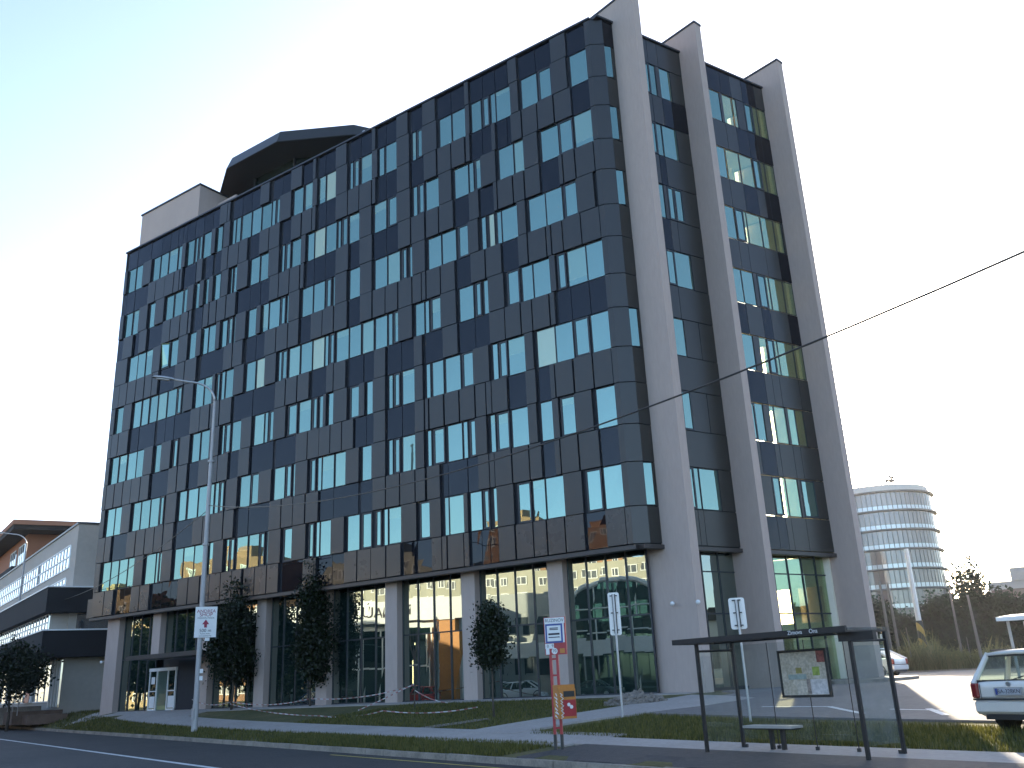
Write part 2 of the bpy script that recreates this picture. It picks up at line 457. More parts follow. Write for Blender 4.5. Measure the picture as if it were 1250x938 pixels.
strip('sidewalk', -0.2, 6.0, 1.70, 3.65, M['pave'], 0.022, 2)
strip('sidewalk', -40, -0.2, 1.95, 3.05, M['pave'], 0.022, 2)
strip('bus_stop_pad', -40, -0.6, 0.0, 1.95, M['asphalt_pad'], 0.026, 2)
# slanting footpath to the corner of the building
pA = [(-0.9, -11.1), (-0.45, -9.2), (0.1, -7.6), (0.9, -5.5), (1.7, -3.3), (2.4, -1.2)]
pB = [(1.6, -11.75), (2.0, -9.5), (2.6, -8.5), (3.3, -7.9), (4.6, -6.0), (5.6, -3.0)]
rows = []
for k in range(len(pA) - 1):
    for j in range(4):
        t = j / 4
        a = Vector(pA[k]).lerp(Vector(pA[k + 1]), t); b = Vector(pB[k]).lerp(Vector(pB[k + 1]), t)
        rows.append([gp(*a.lerp(b, q / 5), 0.034) for q in range(6)])
sheet('path', rows, M['pave'])
# paved apron along the facade and at the entrance
rows = [[gp(x, y, 0.012) for x in frange(-40.5, 1.5, 1.0)] for y in (-0.55, 0.0, 1.0)]
sheet('pavement', rows, M['pave'])
rows = []
for x in frange(-41, -26.5, 0.8):
    yb = sd(0, 3.5).y + (x - sd(0, 3.5).x) * (U.y / U.x)
    rows.append([gp(x, yb + (0.5 - yb) * j / 4, 0.018) for j in range(5)])
sheet('pavement', rows, M['pave'])
# car park right of the building
lotL = [(2.3, -7.4), (3.2, -4.5), (4.0, -2.0), (2.4, 0.6), (3.5, 4.0), (5.5, 10.5), (4.0, 22), (0.0, 36), (-8, 70)]
lotR = [(60, -26.0), (60, -18), (60, -10), (60, 0), (60, 6), (60, 12), (60, 22), (60, 40), (60, 74)]
rows = []
for k in range(len(lotL) - 1):
    for j in range(5):
        t = j / 5
        a = Vector(lotL[k]).lerp(Vector(lotL[k + 1]), t); b = Vector(lotR[k]).lerp(Vector(lotR[k + 1]), t)
        rows.append([gp(*a.lerp(b, (q / 24) ** 1.5), 0.030) for q in range(25)])
sheet('car_park', rows, M['lot'])
def ribbon(name, pts, w, m, dz):
    b = MB(); L_, R_ = [], []
    for i, p in enumerate(pts):
        p = Vector(p); t = (Vector(pts[min(i + 1, len(pts) - 1)]) - Vector(pts[max(i - 1, 0)])).normalized(); n = Vector((-t.y, t.x))
        L_.append(gp(*(p + n * w / 2), dz)); R_.append(gp(*(p - n * w / 2), dz))
    return sheet(name, [L_, R_], m, skirt=False)
def lerp_pts(a, b, n): return [Vector(a).lerp(Vector(b), i / n) for i in range(n + 1)]
ribbon('parking_marking', lerp_pts((6.6, -6.6), (8.6, -6.9), 6), 0.13, M['paint'], 0.037)
ribbon('parking_marking', lerp_pts((8.6, -6.9), (10.0, -8.9), 6), 0.16, M['paint'], 0.037)
ribbon('parking_marking', lerp_pts((10.4, -7.9), (11.7, -8.4), 6), 0.13, M['paint'], 0.037)
ribbon('parking_marking', lerp_pts((11.3, -7.9), (12.0, -9.6), 6), 0.16, M['paint'], 0.037)
# kerbed island beyond the last fin
isl = MB(); ipts = []
for k in range(24):
    a = 2 * math.pi * k / 24
    ipts.append(Vector((5.6, 9.6)) + Vector((math.cos(a) * 1.7, math.sin(a) * 4.2)))
isl.prism([tuple(p) for p in ipts], -0.3, 0.15)
isl.build('traffic_island', M['kerb'])['kind'] = 'structure'
FACADE_WINDOWS={7:[(-39.19,-38.33,'w'),(-38.22,-37.34,'w'),(-36.17,-35.42,'w'),(-35.32,-34.47,'w'),(-34.35,-33.42,'w'),(-33.29,-32.8,'w'),(-32.32,-31.59,'w'),(-31.4,-31.18,'w'),(-31.03,-30.65,'n'),(-30.52,-29.63,'w'),(-29.14,-28.6,'w'),(-28.53,-28.31,'w'),(-27.53,-27.24,'w'),(-27.17,-26.76,'w'),(-26.6,-25.69,'w'),(-25.6,-24.73,'w'),(-24.64,-23.76,'w'),(-23.7,-23.4,'w'),(-23.29,-22.89,'n'),(-21.69,-20.86,'w'),(-20.67,-19.94,'w'),(-19.45,-18.91,'w'),(-18.81,-17.95,'c'),(-16.85,-16.62,'w'),(-16.51,-16.09,'n'),(-15.93,-15.04,'w'),(-14.52,-14.14,'w'),(-14.01,-13.11,'w'),(-12,-11.74,'w'),(-11.64,-11.23,'n'),(-10.03,-9.2,'w'),(-9.14,-8.21,'w'),(-7.83,-7.18,'w'),(-7.06,-6.63,'n'),(-6.54,-6.23,'w'),(-6.2,-5.24,'w'),(-4.58,-3.61,'w'),(-3.5,-2.71,'n'),(-1.63,-0.61,'w')],
6:[(-39.07,-38.23,'w'),(-38.06,-37.29,'w'),(-36.12,-35.4,'w'),(-34.23,-33.45,'w'),(-33.3,-32.44,'w'),(-32.34,-31.81,'n'),(-30.99,-30.53,'w'),(-30.02,-29.57,'w'),(-29.07,-28.5,'w'),(-28.45,-28.29,'w'),(-27.42,-27.28,'w'),(-27.11,-26.71,'w'),(-25.49,-24.66,'w'),(-24.55,-23.72,'w'),(-22.6,-22.38,'w'),(-22.23,-21.79,'n'),(-21.68,-20.82,'w'),(-20.34,-19.77,'w'),(-19.71,-18.85,'c'),(-18.76,-17.91,'w'),(-17.77,-17.55,'w'),(-17.41,-16.96,'n'),(-16.85,-15.98,'w'),(-14.88,-13.98,'w'),(-13.82,-13.13,'n'),(-11.98,-11.7,'w'),(-11.58,-11.17,'n'),(-11.07,-10.12,'w'),(-9.08,-8.17,'w'),(-8.11,-7.82,'w'),(-7.71,-7.28,'n'),(-6.18,-5.27,'w'),(-5.22,-4.6,'p'),(-3.58,-2.57,'w'),(-2.52,-1.72,'n'),(-1.64,-0.59,'w')],
5:[(-38.01,-37.08,'w'),(-37.08,-36.18,'w'),(-36.08,-35.22,'w'),(-34.17,-33.35,'o'),(-33.25,-32.41,'w'),(-31.26,-30.51,'w'),(-29.94,-29.41,'w'),(-29.32,-28.53,'w'),(-28.05,-27.53,'w'),(-27.36,-26.95,'n'),(-26.82,-26.57,'w'),(-25.45,-24.64,'w'),(-24.16,-23.63,'w'),(-23.55,-22.62,'w'),(-22.49,-22.08,'n'),(-21.97,-21.73,'w'),(-20.64,-19.76,'w'),(-19.69,-18.78,'w'),(-18.63,-18.21,'n'),(-18.07,-17.87,'w'),(-16.76,-15.9,'w'),(-14.83,-13.92,'w'),(-13.86,-12.99,'p'),(-12.8,-12.46,'n'),(-12.28,-12.03,'w'),(-10.97,-10.09,'w'),(-10.03,-9.1,'w'),(-8.93,-8.24,'n'),(-7.43,-7.16,'w'),(-6.96,-6.63,'c'),(-6.47,-6.2,'w'),(-6.17,-5.18,'w'),(-4.52,-3.56,'w'),(-3.56,-2.6,'w'),(-2.48,-1.73,'n')],
4:[(-39,-38.08,'w'),(-36.97,-36.17,'w'),(-36.03,-35.29,'w'),(-35.13,-34.33,'w'),(-34.23,-33.33,'p'),(-33.23,-32.31,'w'),(-32.18,-31.72,'n'),(-31.63,-31.41,'w'),(-30.29,-29.5,'w'),(-29.41,-28.55,'w'),(-28.2,-27.89,'n'),(-27.74,-27.44,'w'),(-27.34,-26.5,'w'),(-25.39,-24.59,'w'),(-24.47,-23.65,'c'),(-22.5,-22.28,'w'),(-22.2,-21.75,'n'),(-21.6,-20.72,'p'),(-20.61,-19.7,'w'),(-19.63,-18.71,'c'),(-18.64,-18.39,'w'),(-18.25,-17.88,'n'),(-17.74,-16.79,'w'),(-16.73,-15.86,'w'),(-15.73,-14.91,'p'),(-15.73,-14.89,'c'),(-14.78,-13.93,'w'),(-13.83,-13.55,'w'),(-13.43,-13.05,'n'),(-11.92,-11.32,'w'),(-11.26,-11,'w'),(-10.85,-10.15,'n'),(-8.99,-8.1,'w'),(-7.96,-7.59,'n'),(-7.45,-7.12,'w'),(-6.01,-5.28,'n'),(-5.15,-4.52,'w'),(-4.49,-3.52,'w'),(-3.11,-2.65,'n'),(-2.56,-1.56,'w'),(-1.56,-0.6,'w')],
3:[(-39.04,-38.23,'w'),(-38.09,-37.29,'w'),(-37.13,-36.19,'w'),(-36.15,-35.22,'w'),(-34.09,-33.34,'w'),(-32.17,-31.73,'n'),(-31.53,-31.4,'w'),(-30.26,-29.52,'w'),(-29.4,-28.47,'w'),(-27.39,-27.19,'w'),(-27.06,-26.57,'n'),(-26.44,-25.53,'w'),(-24.43,-23.59,'p'),(-23.51,-23.25,'w'),(-23.1,-22.68,'n'),(-21.5,-20.75,'n'),(-20.61,-19.67,'w'),(-19.51,-19.12,'n'),(-18.98,-18.61,'w'),(-18.3,-17.8,'w'),(-16.6,-15.89,'n'),(-15.4,-14.87,'w'),(-13.81,-13.54,'w'),(-13.42,-13.02,'n'),(-12.86,-11.97,'w'),(-11.25,-10.99,'w'),(-10.85,-10.13,'w'),(-10,-9.05,'w'),(-8.91,-8.19,'n'),(-7.07,-6.76,'w'),(-6.66,-6.19,'n'),(-6.14,-5.14,'w'),(-4.5,-3.5,'c'),(-3.53,-2.54,'w'),(-2.45,-1.67,'n'),(-1.58,-0.56,'w')],
2:[(-38.94,-38.09,'w'),(-38.04,-37.17,'w'),(-36.01,-35.21,'w'),(-35.13,-34.21,'w'),(-34.13,-33.24,'w'),(-33.14,-32.71,'n'),(-32.58,-32.4,'w'),(-31.17,-30.48,'w'),(-30.31,-29.37,'w'),(-29.29,-28.38,'w'),(-28.29,-27.85,'w'),(-27.72,-27.4,'w'),(-27.28,-26.88,'n'),(-26.75,-26.56,'w'),(-25.42,-24.56,'w'),(-24.44,-23.73,'n'),(-22.5,-21.64,'p'),(-21.5,-21.06,'n'),(-20.93,-20.7,'w'),(-19.56,-19.13,'n'),(-19,-18.71,'w'),(-18.66,-17.77,'w'),(-17.67,-16.81,'p'),(-15.68,-14.95,'w'),(-13.82,-13.55,'w'),(-13.42,-13.03,'n'),(-12.88,-11.97,'p'),(-11.23,-10.99,'w'),(-10.83,-10.12,'n'),(-9.95,-9.06,'w'),(-8.99,-8.73,'w'),(-8.58,-8.19,'n'),(-7.36,-7.08,'w'),(-6.96,-6.25,'n'),(-6.13,-5.16,'w'),(-4.51,-3.85,'w'),(-3.43,-2.64,'n'),(-1.61,-0.55,'w')],
1:[(-38.84,-38,'w'),(-37.92,-37.1,'w'),(-37.02,-36.12,'w'),(-36.04,-35.25,'w'),(-34.15,-33.16,'w'),(-33.08,-32.86,'w'),(-32.78,-32.41,'n'),(-31.23,-30.43,'w'),(-30.36,-29.39,'w'),(-29.34,-28.39,'w'),(-27.98,-27.46,'w'),(-26.39,-26.17,'w'),(-26.04,-25.65,'n'),(-25.48,-24.55,'w'),(-24.43,-23.59,'w'),(-23.47,-23.08,'n'),(-22.9,-22.7,'w'),(-21.53,-20.78,'n'),(-19.55,-19.16,'n'),(-19.01,-18.76,'w'),(-18.7,-17.81,'w'),(-16.69,-15.84,'w'),(-15.65,-14.94,'n'),(-14.7,-14.3,'n'),(-14.15,-13.89,'w'),(-13.82,-12.93,'w'),(-11.78,-11.09,'n'),(-10.25,-9.99,'w'),(-9.96,-9.03,'p'),(-8.7,-8.02,'w'),(-7.91,-7.56,'n'),(-7.35,-7.1,'w'),(-5.99,-5.26,'n'),(-5.17,-4.52,'w'),(-4.48,-3.5,'w'),(-2.41,-1.63,'n'),(-1.55,-0.5,'w')]}
FACADE_SPANDRELS={8:[(-39.34,-38.26,'n'),(-38.21,-36.61,'n'),(-36.25,-35.33,'n'),(-35.31,-34.36,'n'),(-34.34,-33.48,'n'),(-33.46,-32.93,'n'),(-32.45,-31.58,'n'),(-31.56,-30.63,'n'),(-30.61,-29.66,'n'),(-28.05,-27.79,'g'),(-27.52,-26.64,'n'),(-26.62,-25.69,'n'),(-25.67,-24.83,'n'),(-24.78,-23.91,'g'),(-23.61,-22.76,'n'),(-22.75,-21.96,'n'),(-21.92,-20.93,'g'),(-20.74,-19.96,'n'),(-19.93,-19.69,'g'),(-19.49,-18.93,'n'),(-18.91,-18.03,'n'),(-17.99,-17.08,'g'),(-16.86,-15.97,'n'),(-15.96,-15.02,'n'),(-15.05,-14.73,'g'),(-14.62,-13.98,'n'),(-13.96,-13.13,'n'),(-13.1,-12.24,'g'),(-12.04,-11.2,'n'),(-11.17,-10.24,'g'),(-10.12,-9.19,'n'),(-9.17,-8.21,'n'),(-8.19,-7.91,'g'),(-7.83,-7.02,'n'),(-7.01,-6.21,'n'),(-6.2,-5.39,'n'),(-6.09,-5.32,'n'),(-5.3,-4.74,'g'),(-4.65,-3.64,'n'),(-3.63,-2.67,'n'),(-2.65,-1.73,'g'),(-1.68,-0.65,'n')],
7:[(-39.13,-38.18,'n'),(-38.11,-36.51,'n'),(-36.45,-35.59,'g'),(-35.55,-34.53,'g'),(-34.49,-33.51,'g'),(-33.47,-32.89,'g'),(-32.83,-32.58,'g'),(-32.31,-31.22,'n'),(-30.99,-30.38,'g'),(-30.11,-29.38,'n'),(-29.16,-28.44,'n'),(-28.41,-27.77,'g'),(-27.73,-26.72,'g'),(-27.63,-26.73,'g'),(-26.46,-25.83,'g'),(-25.61,-24.69,'n'),(-24.66,-23.79,'g'),(-23.74,-22.78,'g'),(-22.58,-21.79,'n'),(-21.76,-20.89,'g'),(-20.79,-19.95,'g'),(-19.89,-19.6,'g'),(-19.42,-18.8,'n'),(-18.78,-17.95,'n'),(-17.91,-16.95,'g'),(-16.9,-16.03,'g'),(-15.99,-15.04,'g'),(-15.96,-15.06,'g'),(-14.98,-14.72,'g'),(-14.54,-13.98,'n'),(-13.97,-13.12,'n'),(-13.08,-12.15,'g'),(-12.02,-11.13,'n'),(-11.11,-10.23,'g'),(-10.14,-9.23,'g'),(-9.17,-8.28,'g'),(-8.19,-7.93,'g'),(-7.87,-7.17,'n'),(-7.16,-6.55,'n'),(-6.52,-6.26,'g'),(-6.21,-5.57,'n'),(-6.21,-5.31,'n'),(-5.28,-4.63,'g'),(-4.57,-3.67,'g'),(-3.62,-2.68,'g'),(-2.63,-1.66,'g'),(-1.63,-0.61,'n')],
6:[(-38.9,-37.75,'g'),(-37.69,-37.03,'n'),(-36.99,-36.12,'g'),(-36.02,-34.4,'n'),(-34.32,-33.47,'g'),(-33.41,-32.42,'g'),(-32.37,-31.58,'g'),(-31.49,-31.21,'g'),(-30.94,-30.15,'n'),(-29.94,-29.4,'g'),(-29.31,-28.64,'g'),(-28.55,-27.68,'g'),(-27.61,-26.71,'g'),(-25.41,-24.47,'n'),(-24.43,-23.58,'n'),(-23.53,-22.71,'g'),(-22.67,-21.78,'g'),(-21.72,-20.87,'g'),(-20.79,-20.49,'g'),(-20.31,-19.7,'n'),(-19.69,-18.77,'n'),(-18.76,-17.87,'n'),(-17.83,-16.82,'g'),(-16.75,-15.96,'n'),(-15.96,-14.97,'g'),(-15.92,-14.91,'g'),(-14.84,-13.98,'n'),(-13.96,-13.08,'n'),(-13.02,-12.13,'g'),(-12.07,-11.14,'g'),(-11.02,-10.17,'g'),(-10.11,-9.16,'g'),(-9.08,-8.18,'n'),(-8.12,-7.49,'g'),(-7.44,-6.55,'n'),(-6.74,-6.32,'g'),(-6.52,-6.25,'g'),(-6.27,-5.35,'g'),(-5.29,-4.66,'g'),(-4.6,-3.72,'g'),(-3.67,-2.65,'n'),(-2.62,-2.4,'g'),(-2.35,-1.71,'g'),(-1.66,-0.65,'g')],
5:[(-38.77,-37.9,'g'),(-37.84,-36.89,'g'),(-36.83,-35.93,'g'),(-35.83,-35.05,'g'),(-34.99,-34.37,'g'),(-34.18,-32.66,'n'),(-32.57,-31.56,'g'),(-31.47,-30.29,'g'),(-29.94,-27.69,'n'),(-27.6,-26.76,'g'),(-26.68,-25.77,'g'),(-25.52,-24.63,'n'),(-24.62,-23.79,'n'),(-23.73,-22.75,'g'),(-22.71,-21.73,'g'),(-21.67,-20.79,'g'),(-20.6,-19.81,'n'),(-19.77,-18.84,'g'),(-18.79,-17.92,'g'),(-17.87,-16.87,'g'),(-16.72,-15.88,'n'),(-15.84,-14.96,'g'),(-14.89,-13.99,'g'),(-13.94,-13.08,'g'),(-13.02,-12.08,'g'),(-12.03,-11.42,'g'),(-11.37,-11.11,'g'),(-11.05,-10.14,'g'),(-10.08,-9.16,'g'),(-9.07,-8.2,'n'),(-8.14,-7.24,'g'),(-7.18,-6.23,'g'),(-6.12,-5.23,'n'),(-5.2,-4.66,'g'),(-4.61,-3.6,'g'),(-3.56,-3.32,'g'),(-3.26,-2.67,'g'),(-2.63,-1.65,'g'),(-1.62,-0.61,'g')],
4:[(-39.13,-38.37,'g'),(-38.31,-37.2,'g'),(-37,-36.17,'n'),(-36.11,-34.38,'n'),(-34.1,-33.25,'n'),(-33.22,-32.33,'n'),(-32.28,-30.63,'n'),(-30.54,-29.58,'g'),(-29.53,-28.64,'g'),(-28.55,-27.71,'g'),(-27.63,-26.55,'g'),(-26.42,-24.71,'n'),(-26.31,-25.43,'n'),(-24.47,-22.75,'n'),(-22.63,-21.77,'g'),(-21.69,-20.79,'g'),(-20.71,-19.78,'g'),(-19.6,-18.52,'n'),(-18.39,-17.84,'g'),(-17.81,-16.9,'g'),(-16.7,-15.65,'n'),(-15.58,-14.81,'n'),(-15.46,-14.73,'g'),(-14.78,-13.97,'g'),(-13.83,-12.91,'n'),(-12.88,-12,'n'),(-11.97,-11.41,'g'),(-11.27,-10.12,'n'),(-10.06,-9.1,'g'),(-8.99,-8.06,'n'),(-8.04,-7.15,'n'),(-7.12,-6.21,'g'),(-6.31,-6.2,'g'),(-6.17,-5.28,'g'),(-5.23,-4.63,'g'),(-4.58,-3.65,'g'),(-3.6,-3.34,'g'),(-3.21,-2.5,'n'),(-2.49,-1.52,'n'),(-1.52,-0.62,'n')],
3:[(-39.15,-38.28,'g'),(-38.2,-37.31,'g'),(-37.25,-36.37,'g'),(-36.31,-35.35,'g'),(-35.28,-34.37,'g'),(-34.04,-32.45,'n'),(-32.39,-31.5,'g'),(-31.43,-30.5,'g'),(-30.28,-29.39,'n'),(-29.34,-28.38,'g'),(-28.3,-27.56,'g'),(-27.51,-26.58,'g'),(-26.5,-25.7,'n'),(-26.5,-25.66,'g'),(-25.6,-24.64,'g'),(-24.42,-22.7,'n'),(-22.49,-20.78,'n'),(-20.71,-19.8,'g'),(-19.75,-18.86,'g'),(-15.38,-14.83,'n'),(-14.8,-13.97,'g'),(-13.81,-12.89,'n'),(-12.86,-11.98,'n'),(-11.96,-11.35,'g'),(-11.28,-11.07,'g'),(-11,-10.11,'g'),(-10.02,-9.14,'g'),(-9.07,-8.17,'g'),(-8.1,-7.5,'g'),(-7.46,-7.16,'g'),(-7.24,-7.18,'g'),(-7.13,-6.24,'g'),(-6.14,-5.19,'n'),(-5.17,-4.61,'g'),(-4.49,-3.87,'n'),(-3.85,-3.59,'g'),(-3.54,-2.62,'g'),(-2.56,-1.61,'g'),(-1.56,-0.63,'g')],
2:[(-38.72,-38.05,'g'),(-37.96,-36.32,'n'),(-36.2,-35.35,'g'),(-35.27,-34.36,'g'),(-34.29,-33.39,'g'),(-33.32,-32.48,'g'),(-32.41,-31.44,'g'),(-31.22,-29.62,'n'),(-29.52,-28.59,'g'),(-27.87,-26.72,'g'),(-26.62,-25.75,'g'),(-26.25,-25.66,'n'),(-25.47,-24.6,'n'),(-24.56,-22.77,'n'),(-22.71,-21.75,'g'),(-21.68,-20.79,'g'),(-20.75,-19.84,'g'),(-19.77,-18.82,'g'),(-18.65,-17.75,'n'),(-17.73,-15.94,'n'),(-15.75,-14.88,'n'),(-14.85,-13.98,'g'),(-13.91,-13.02,'g'),(-12.97,-12.01,'g'),(-11.96,-11.35,'g'),(-11.23,-10.42,'g'),(-10.26,-9.97,'n'),(-9.95,-8.8,'n'),(-8.68,-8.11,'n'),(-8.09,-7.46,'g'),(-7.42,-7.14,'g'),(-7.4,-7.2,'g'),(-7.15,-6.18,'g'),(-6.13,-5.22,'g'),(-5.17,-4.53,'g'),(-4.48,-3.86,'n'),(-3.84,-3.56,'g'),(-3.51,-2.63,'g'),(-2.57,-1.58,'g'),(-1.53,-0.57,'n')],
1:[(-39.47,-38.25,'b'),(-38.18,-37.23,'b'),(-36.98,-36.18,'n'),(-36.15,-35.39,'n'),(-35.34,-34.45,'b'),(-34.37,-33.41,'b'),(-33.2,-32.29,'n'),(-32.26,-31.38,'n'),(-31.37,-30.7,'n'),(-30.56,-29.63,'b'),(-29.57,-28.56,'b'),(-28.46,-27.65,'b'),(-27.61,-26.65,'b'),(-26.61,-25.67,'b'),(-25.62,-24.81,'b'),(-25.58,-24.67,'b'),(-24.62,-23.72,'b'),(-23.67,-22.73,'b'),(-22.67,-21.77,'b'),(-21.57,-19.89,'n'),(-19.79,-18.85,'b'),(-18.67,-17.76,'n'),(-17.74,-16.83,'n'),(-16.81,-15.92,'b'),(-15.87,-14.96,'b'),(-15.76,-14.99,'b'),(-14.94,-13.96,'b'),(-13.9,-12.97,'b'),(-12.85,-11.96,'n'),(-11.94,-11.03,'n'),(-11,-10.39,'b'),(-10.35,-10.07,'b'),(-10.02,-9.08,'b'),(-9.05,-8.76,'b'),(-8.65,-8.09,'n'),(-8.07,-7.62,'n'),(-7.6,-7.15,'n'),(-7.5,-7.09,'b'),(-7.07,-6.18,'b'),(-6.11,-5.21,'b'),(-5.16,-4.5,'b'),(-4.45,-3.57,'b'),(-3.52,-2.59,'b'),(-2.5,-1.57,'n'),(-1.55,-0.63,'b')]}
END_WINDOWS={7:[(2.66,3.21,'n'),(3.23,3.62,'w'),(3.89,4.62,'w'),(7.25,8.14,'w'),(8.34,9.05,'w'),(9.12,9.38,'w'),(9.98,10.59,'n'),(10.65,10.99,'w'),(10.99,11.75,'w')],
6:[(2.65,3.23,'n'),(3.26,3.61,'w'),(3.65,4.61,'w'),(7.24,7.98,'w'),(8.04,8.99,'w'),(9.03,9.97,'w'),(10.02,10.61,'n'),(10.63,10.93,'w'),(10.97,11.69,'w')],
5:[(2.55,3.29,'w'),(3.51,3.94,'n'),(3.96,4.49,'n'),(7.24,8.04,'w'),(8.08,8.7,'n'),(8.73,8.92,'w'),(8.94,9.94,'w'),(9.98,10.92,'w'),(10.95,11.55,'w')],
4:[(2.57,2.94,'w'),(2.97,3.51,'n'),(3.53,4.57,'w'),(7.26,7.94,'w'),(7.97,8.78,'w'),(9.05,9.66,'n'),(9.69,9.91,'w'),(9.94,10.94,'w'),(10.97,11.73,'w')],
3:[(2.91,3.61,'w'),(7.2,8.12,'w'),(8.56,9.06,'w'),(9.09,9.59,'n'),(9.62,9.84,'w'),(9.86,10.98,'w'),(11.01,11.72,'w')],
2:[(2.54,2.91,'w'),(2.93,3.55,'n'),(7.2,7.58,'n'),(7.6,8.15,'w'),(8.59,8.9,'w'),(8.92,9.68,'w'),(9.87,10.38,'w'),(10.4,10.97,'w')],
1:[(2.67,3.19,'n'),(3.2,3.49,'w'),(3.53,4.66,'w'),(8.07,8.62,'n'),(8.65,9,'w'),(9.02,9.83,'w'),(10.02,11.02,'n')]}
# ------------------------------------------------------------------ the office building
Z0, WH, FH, HROOF, ZB = 9.169, 1.84, 3.5, 31.643, 5.763
XL, XC = -39.60, -0.62
T_FIN = [1.0, 5.5, 11.71]
FD = Vector((math.cos(R(-14)), math.sin(R(-14)))); FT = Vector((-FD.y, FD.x))
office = empty('office_building', (-20, 0, 0), 'tall dark office block with patchwork glass facade and three pale concrete fins', 'office building')
def e2(t, off=0.0): return E2 * t + EN * off
def fbox(b, x0, x1, z0, z1, yf, yb=0.015, m=0, tilt=0.0):
    """panel on the long facade; yf = how far proud (positive = towards the road)"""
    j = [rnd.uniform(-tilt, tilt) for _ in range(4)] if tilt else [0] * 4
    b.hexa([(x0, -yf + j[0], z0), (x1, -yf + j[1], z0), (x1, yb, z0), (x0, yb, z0), (x0, -yf + j[2], z1), (x1, -yf + j[3], z1), (x1, yb, z1), (x0, yb, z1)], m)
def ebox(b, t0, t1, z0, z1, of, ob=-0.015, m=0, tilt=0.0):
    j = [rnd.uniform(-tilt, tilt) for _ in range(4)] if tilt else [0] * 4
    b.hexa([(*e2(t0, of + j[0]), z0), (*e2(t1, of + j[1]), z0), (*e2(t1, ob), z0), (*e2(t0, ob), z0), (*e2(t0, of + j[2]), z1), (*e2(t1, of + j[3]), z1), (*e2(t1, ob), z1), (*e2(t0, ob), z1)], m)

# shell: opaque core, with an open corner room on each floor behind the last bay
core = [(XL + 0.02, 0.02), (-0.28, 0.02), tuple(e2(0.35, -0.02)), tuple(e2(5.98, -0.02)), (-3.2, e2(5.98).y), (-3.2, 10.9), (-12, 10.9), (-12, 19), (XL + 0.02, 19)]
MB().prism(core, ZB, HROOF - 0.02).build('wall', M['gap'], office)
full = [(XL + 0.02, 0.02), (-0.28, 0.02), tuple(e2(0.35, -0.02)), tuple(e2(11.7, -0.02)), (4.35, 10.9), (-12, 10.9), (-12, 19), (XL + 0.02, 19)]
MB().prism(full, HROOF - 0.02, HROOF + 0.02).build('roof', M['coping'], office)
MB().prism(full, ZB - 0.03, ZB - 0.002).build('soffit', M['soffit'], office)
# the corner room: floor slabs, rear wall with openings, side wall
room = [tuple(e2(6.0, -0.05)), tuple(e2(11.68, -0.05)), (4.3, 10.88), (-3.15, 10.88), (-3.15, e2(6.0).y)]
b = MB()
for k in range(0, 8):
    zf = Z0 - WH - 0.85 + FH * k
    if k == 0: zf = ZB + 0.3
    b.prism(room, zf - 0.28, zf)
b.prism([tuple(e2(6.0, -0.05)), tuple(e2(6.1, -0.05)), (-3.1, e2(6.1).y), (-3.1, e2(6.0).y)], ZB, HROOF - 0.05)
b.build('floor_slab', M['interior'], office)
b = MB(); g = MB()
for k in range(7):
    zt = Z0 + FH * k; zs = zt - WH
    za = ZB if k == 0 else Z0 + FH * (k - 1)
    zl = zs - 0.85 if k else ZB + 0.3
    zu = zs - 0.85 - 0.28 + FH
    b.box(-3.15, 4.33, 10.62, 10.9, zl - 0.28, zl + 0.5)
    for x0, x1 in ((-3.15, -2.9), (-0.5, -0.35), (2.0, 2.15), (4.2, 4.33)):
        b.box(x0, x1, 10.62, 10.9, zl + 0.5, zu)
    g.box(-2.9, 4.2, 10.74, 10.76, zl + 0.5, zu)
b.build('rear_wall', M['interior'], office)
g.build('rear_window', clear_glass('rear_glass', (0.9, 0.92, 0.86), 0.0, 0.02), office)
b = MB()
for k, s_ in enumerate((0.7, 2.4)):
    for z in range(7):
        zf = Z0 - WH - 0.85 + FH * z
        b.box(s_, s_ + 0.3, 9.3, 9.6, zf, zf + 2.6)
b.build('interior_post', M['interior'], office)

def zrow(k): return Z0 + FH * (k - 1) - WH, Z0 + FH * (k - 1)
def zspan(k):
    lo = ZB if k == 1 else Z0 + FH * (k - 2)
    hi = HROOF if k == 8 else Z0 + FH * (k - 1) - WH
    return lo + 0.02, hi - 0.02
GLASS = {'w': 'window', 'n': 'window', 'p': 'window_pale', 'c': 'window_curtain', 'o': 'window', 'l': 'window_clear'}
PANELS = {'grey': [], 'low': [], 'navy': []}
class Panels:
    def __init__(s, kind): s.kind = kind
    def hexa(s, p, m=0):
        b = MB().hexa(p); b.mi = [1, 1, 0, 1, 1, 1]; PANELS[s.kind].append(b); return s
    def prism(s, poly, z0, z1, m=0):
        b = MB().prism(poly, z0, z1); PANELS[s.kind].append(b); return s
clad = Panels('grey'); clad_low = Panels('low'); navy = Panels('navy')
wins = []          # (size on picture, kind, frame builder args)
def clean(lst, lo, hi):
    out, prev = [], lo
    for a, b_, t in lst:
        a = max(a, prev + 0.02); b_ = min(b_, hi - 0.01)
        if b_ - a < 0.13: continue
        out.append((a, b_, t)); prev = b_
    return out
def grey(x0, x1, k_low, z0, z1, put, depth):
    put(clad_low if k_low else clad, x0 + 0.012, x1 - 0.012, z0, z1, depth + rnd.uniform(-0.012, 0.012), tilt=0.004)
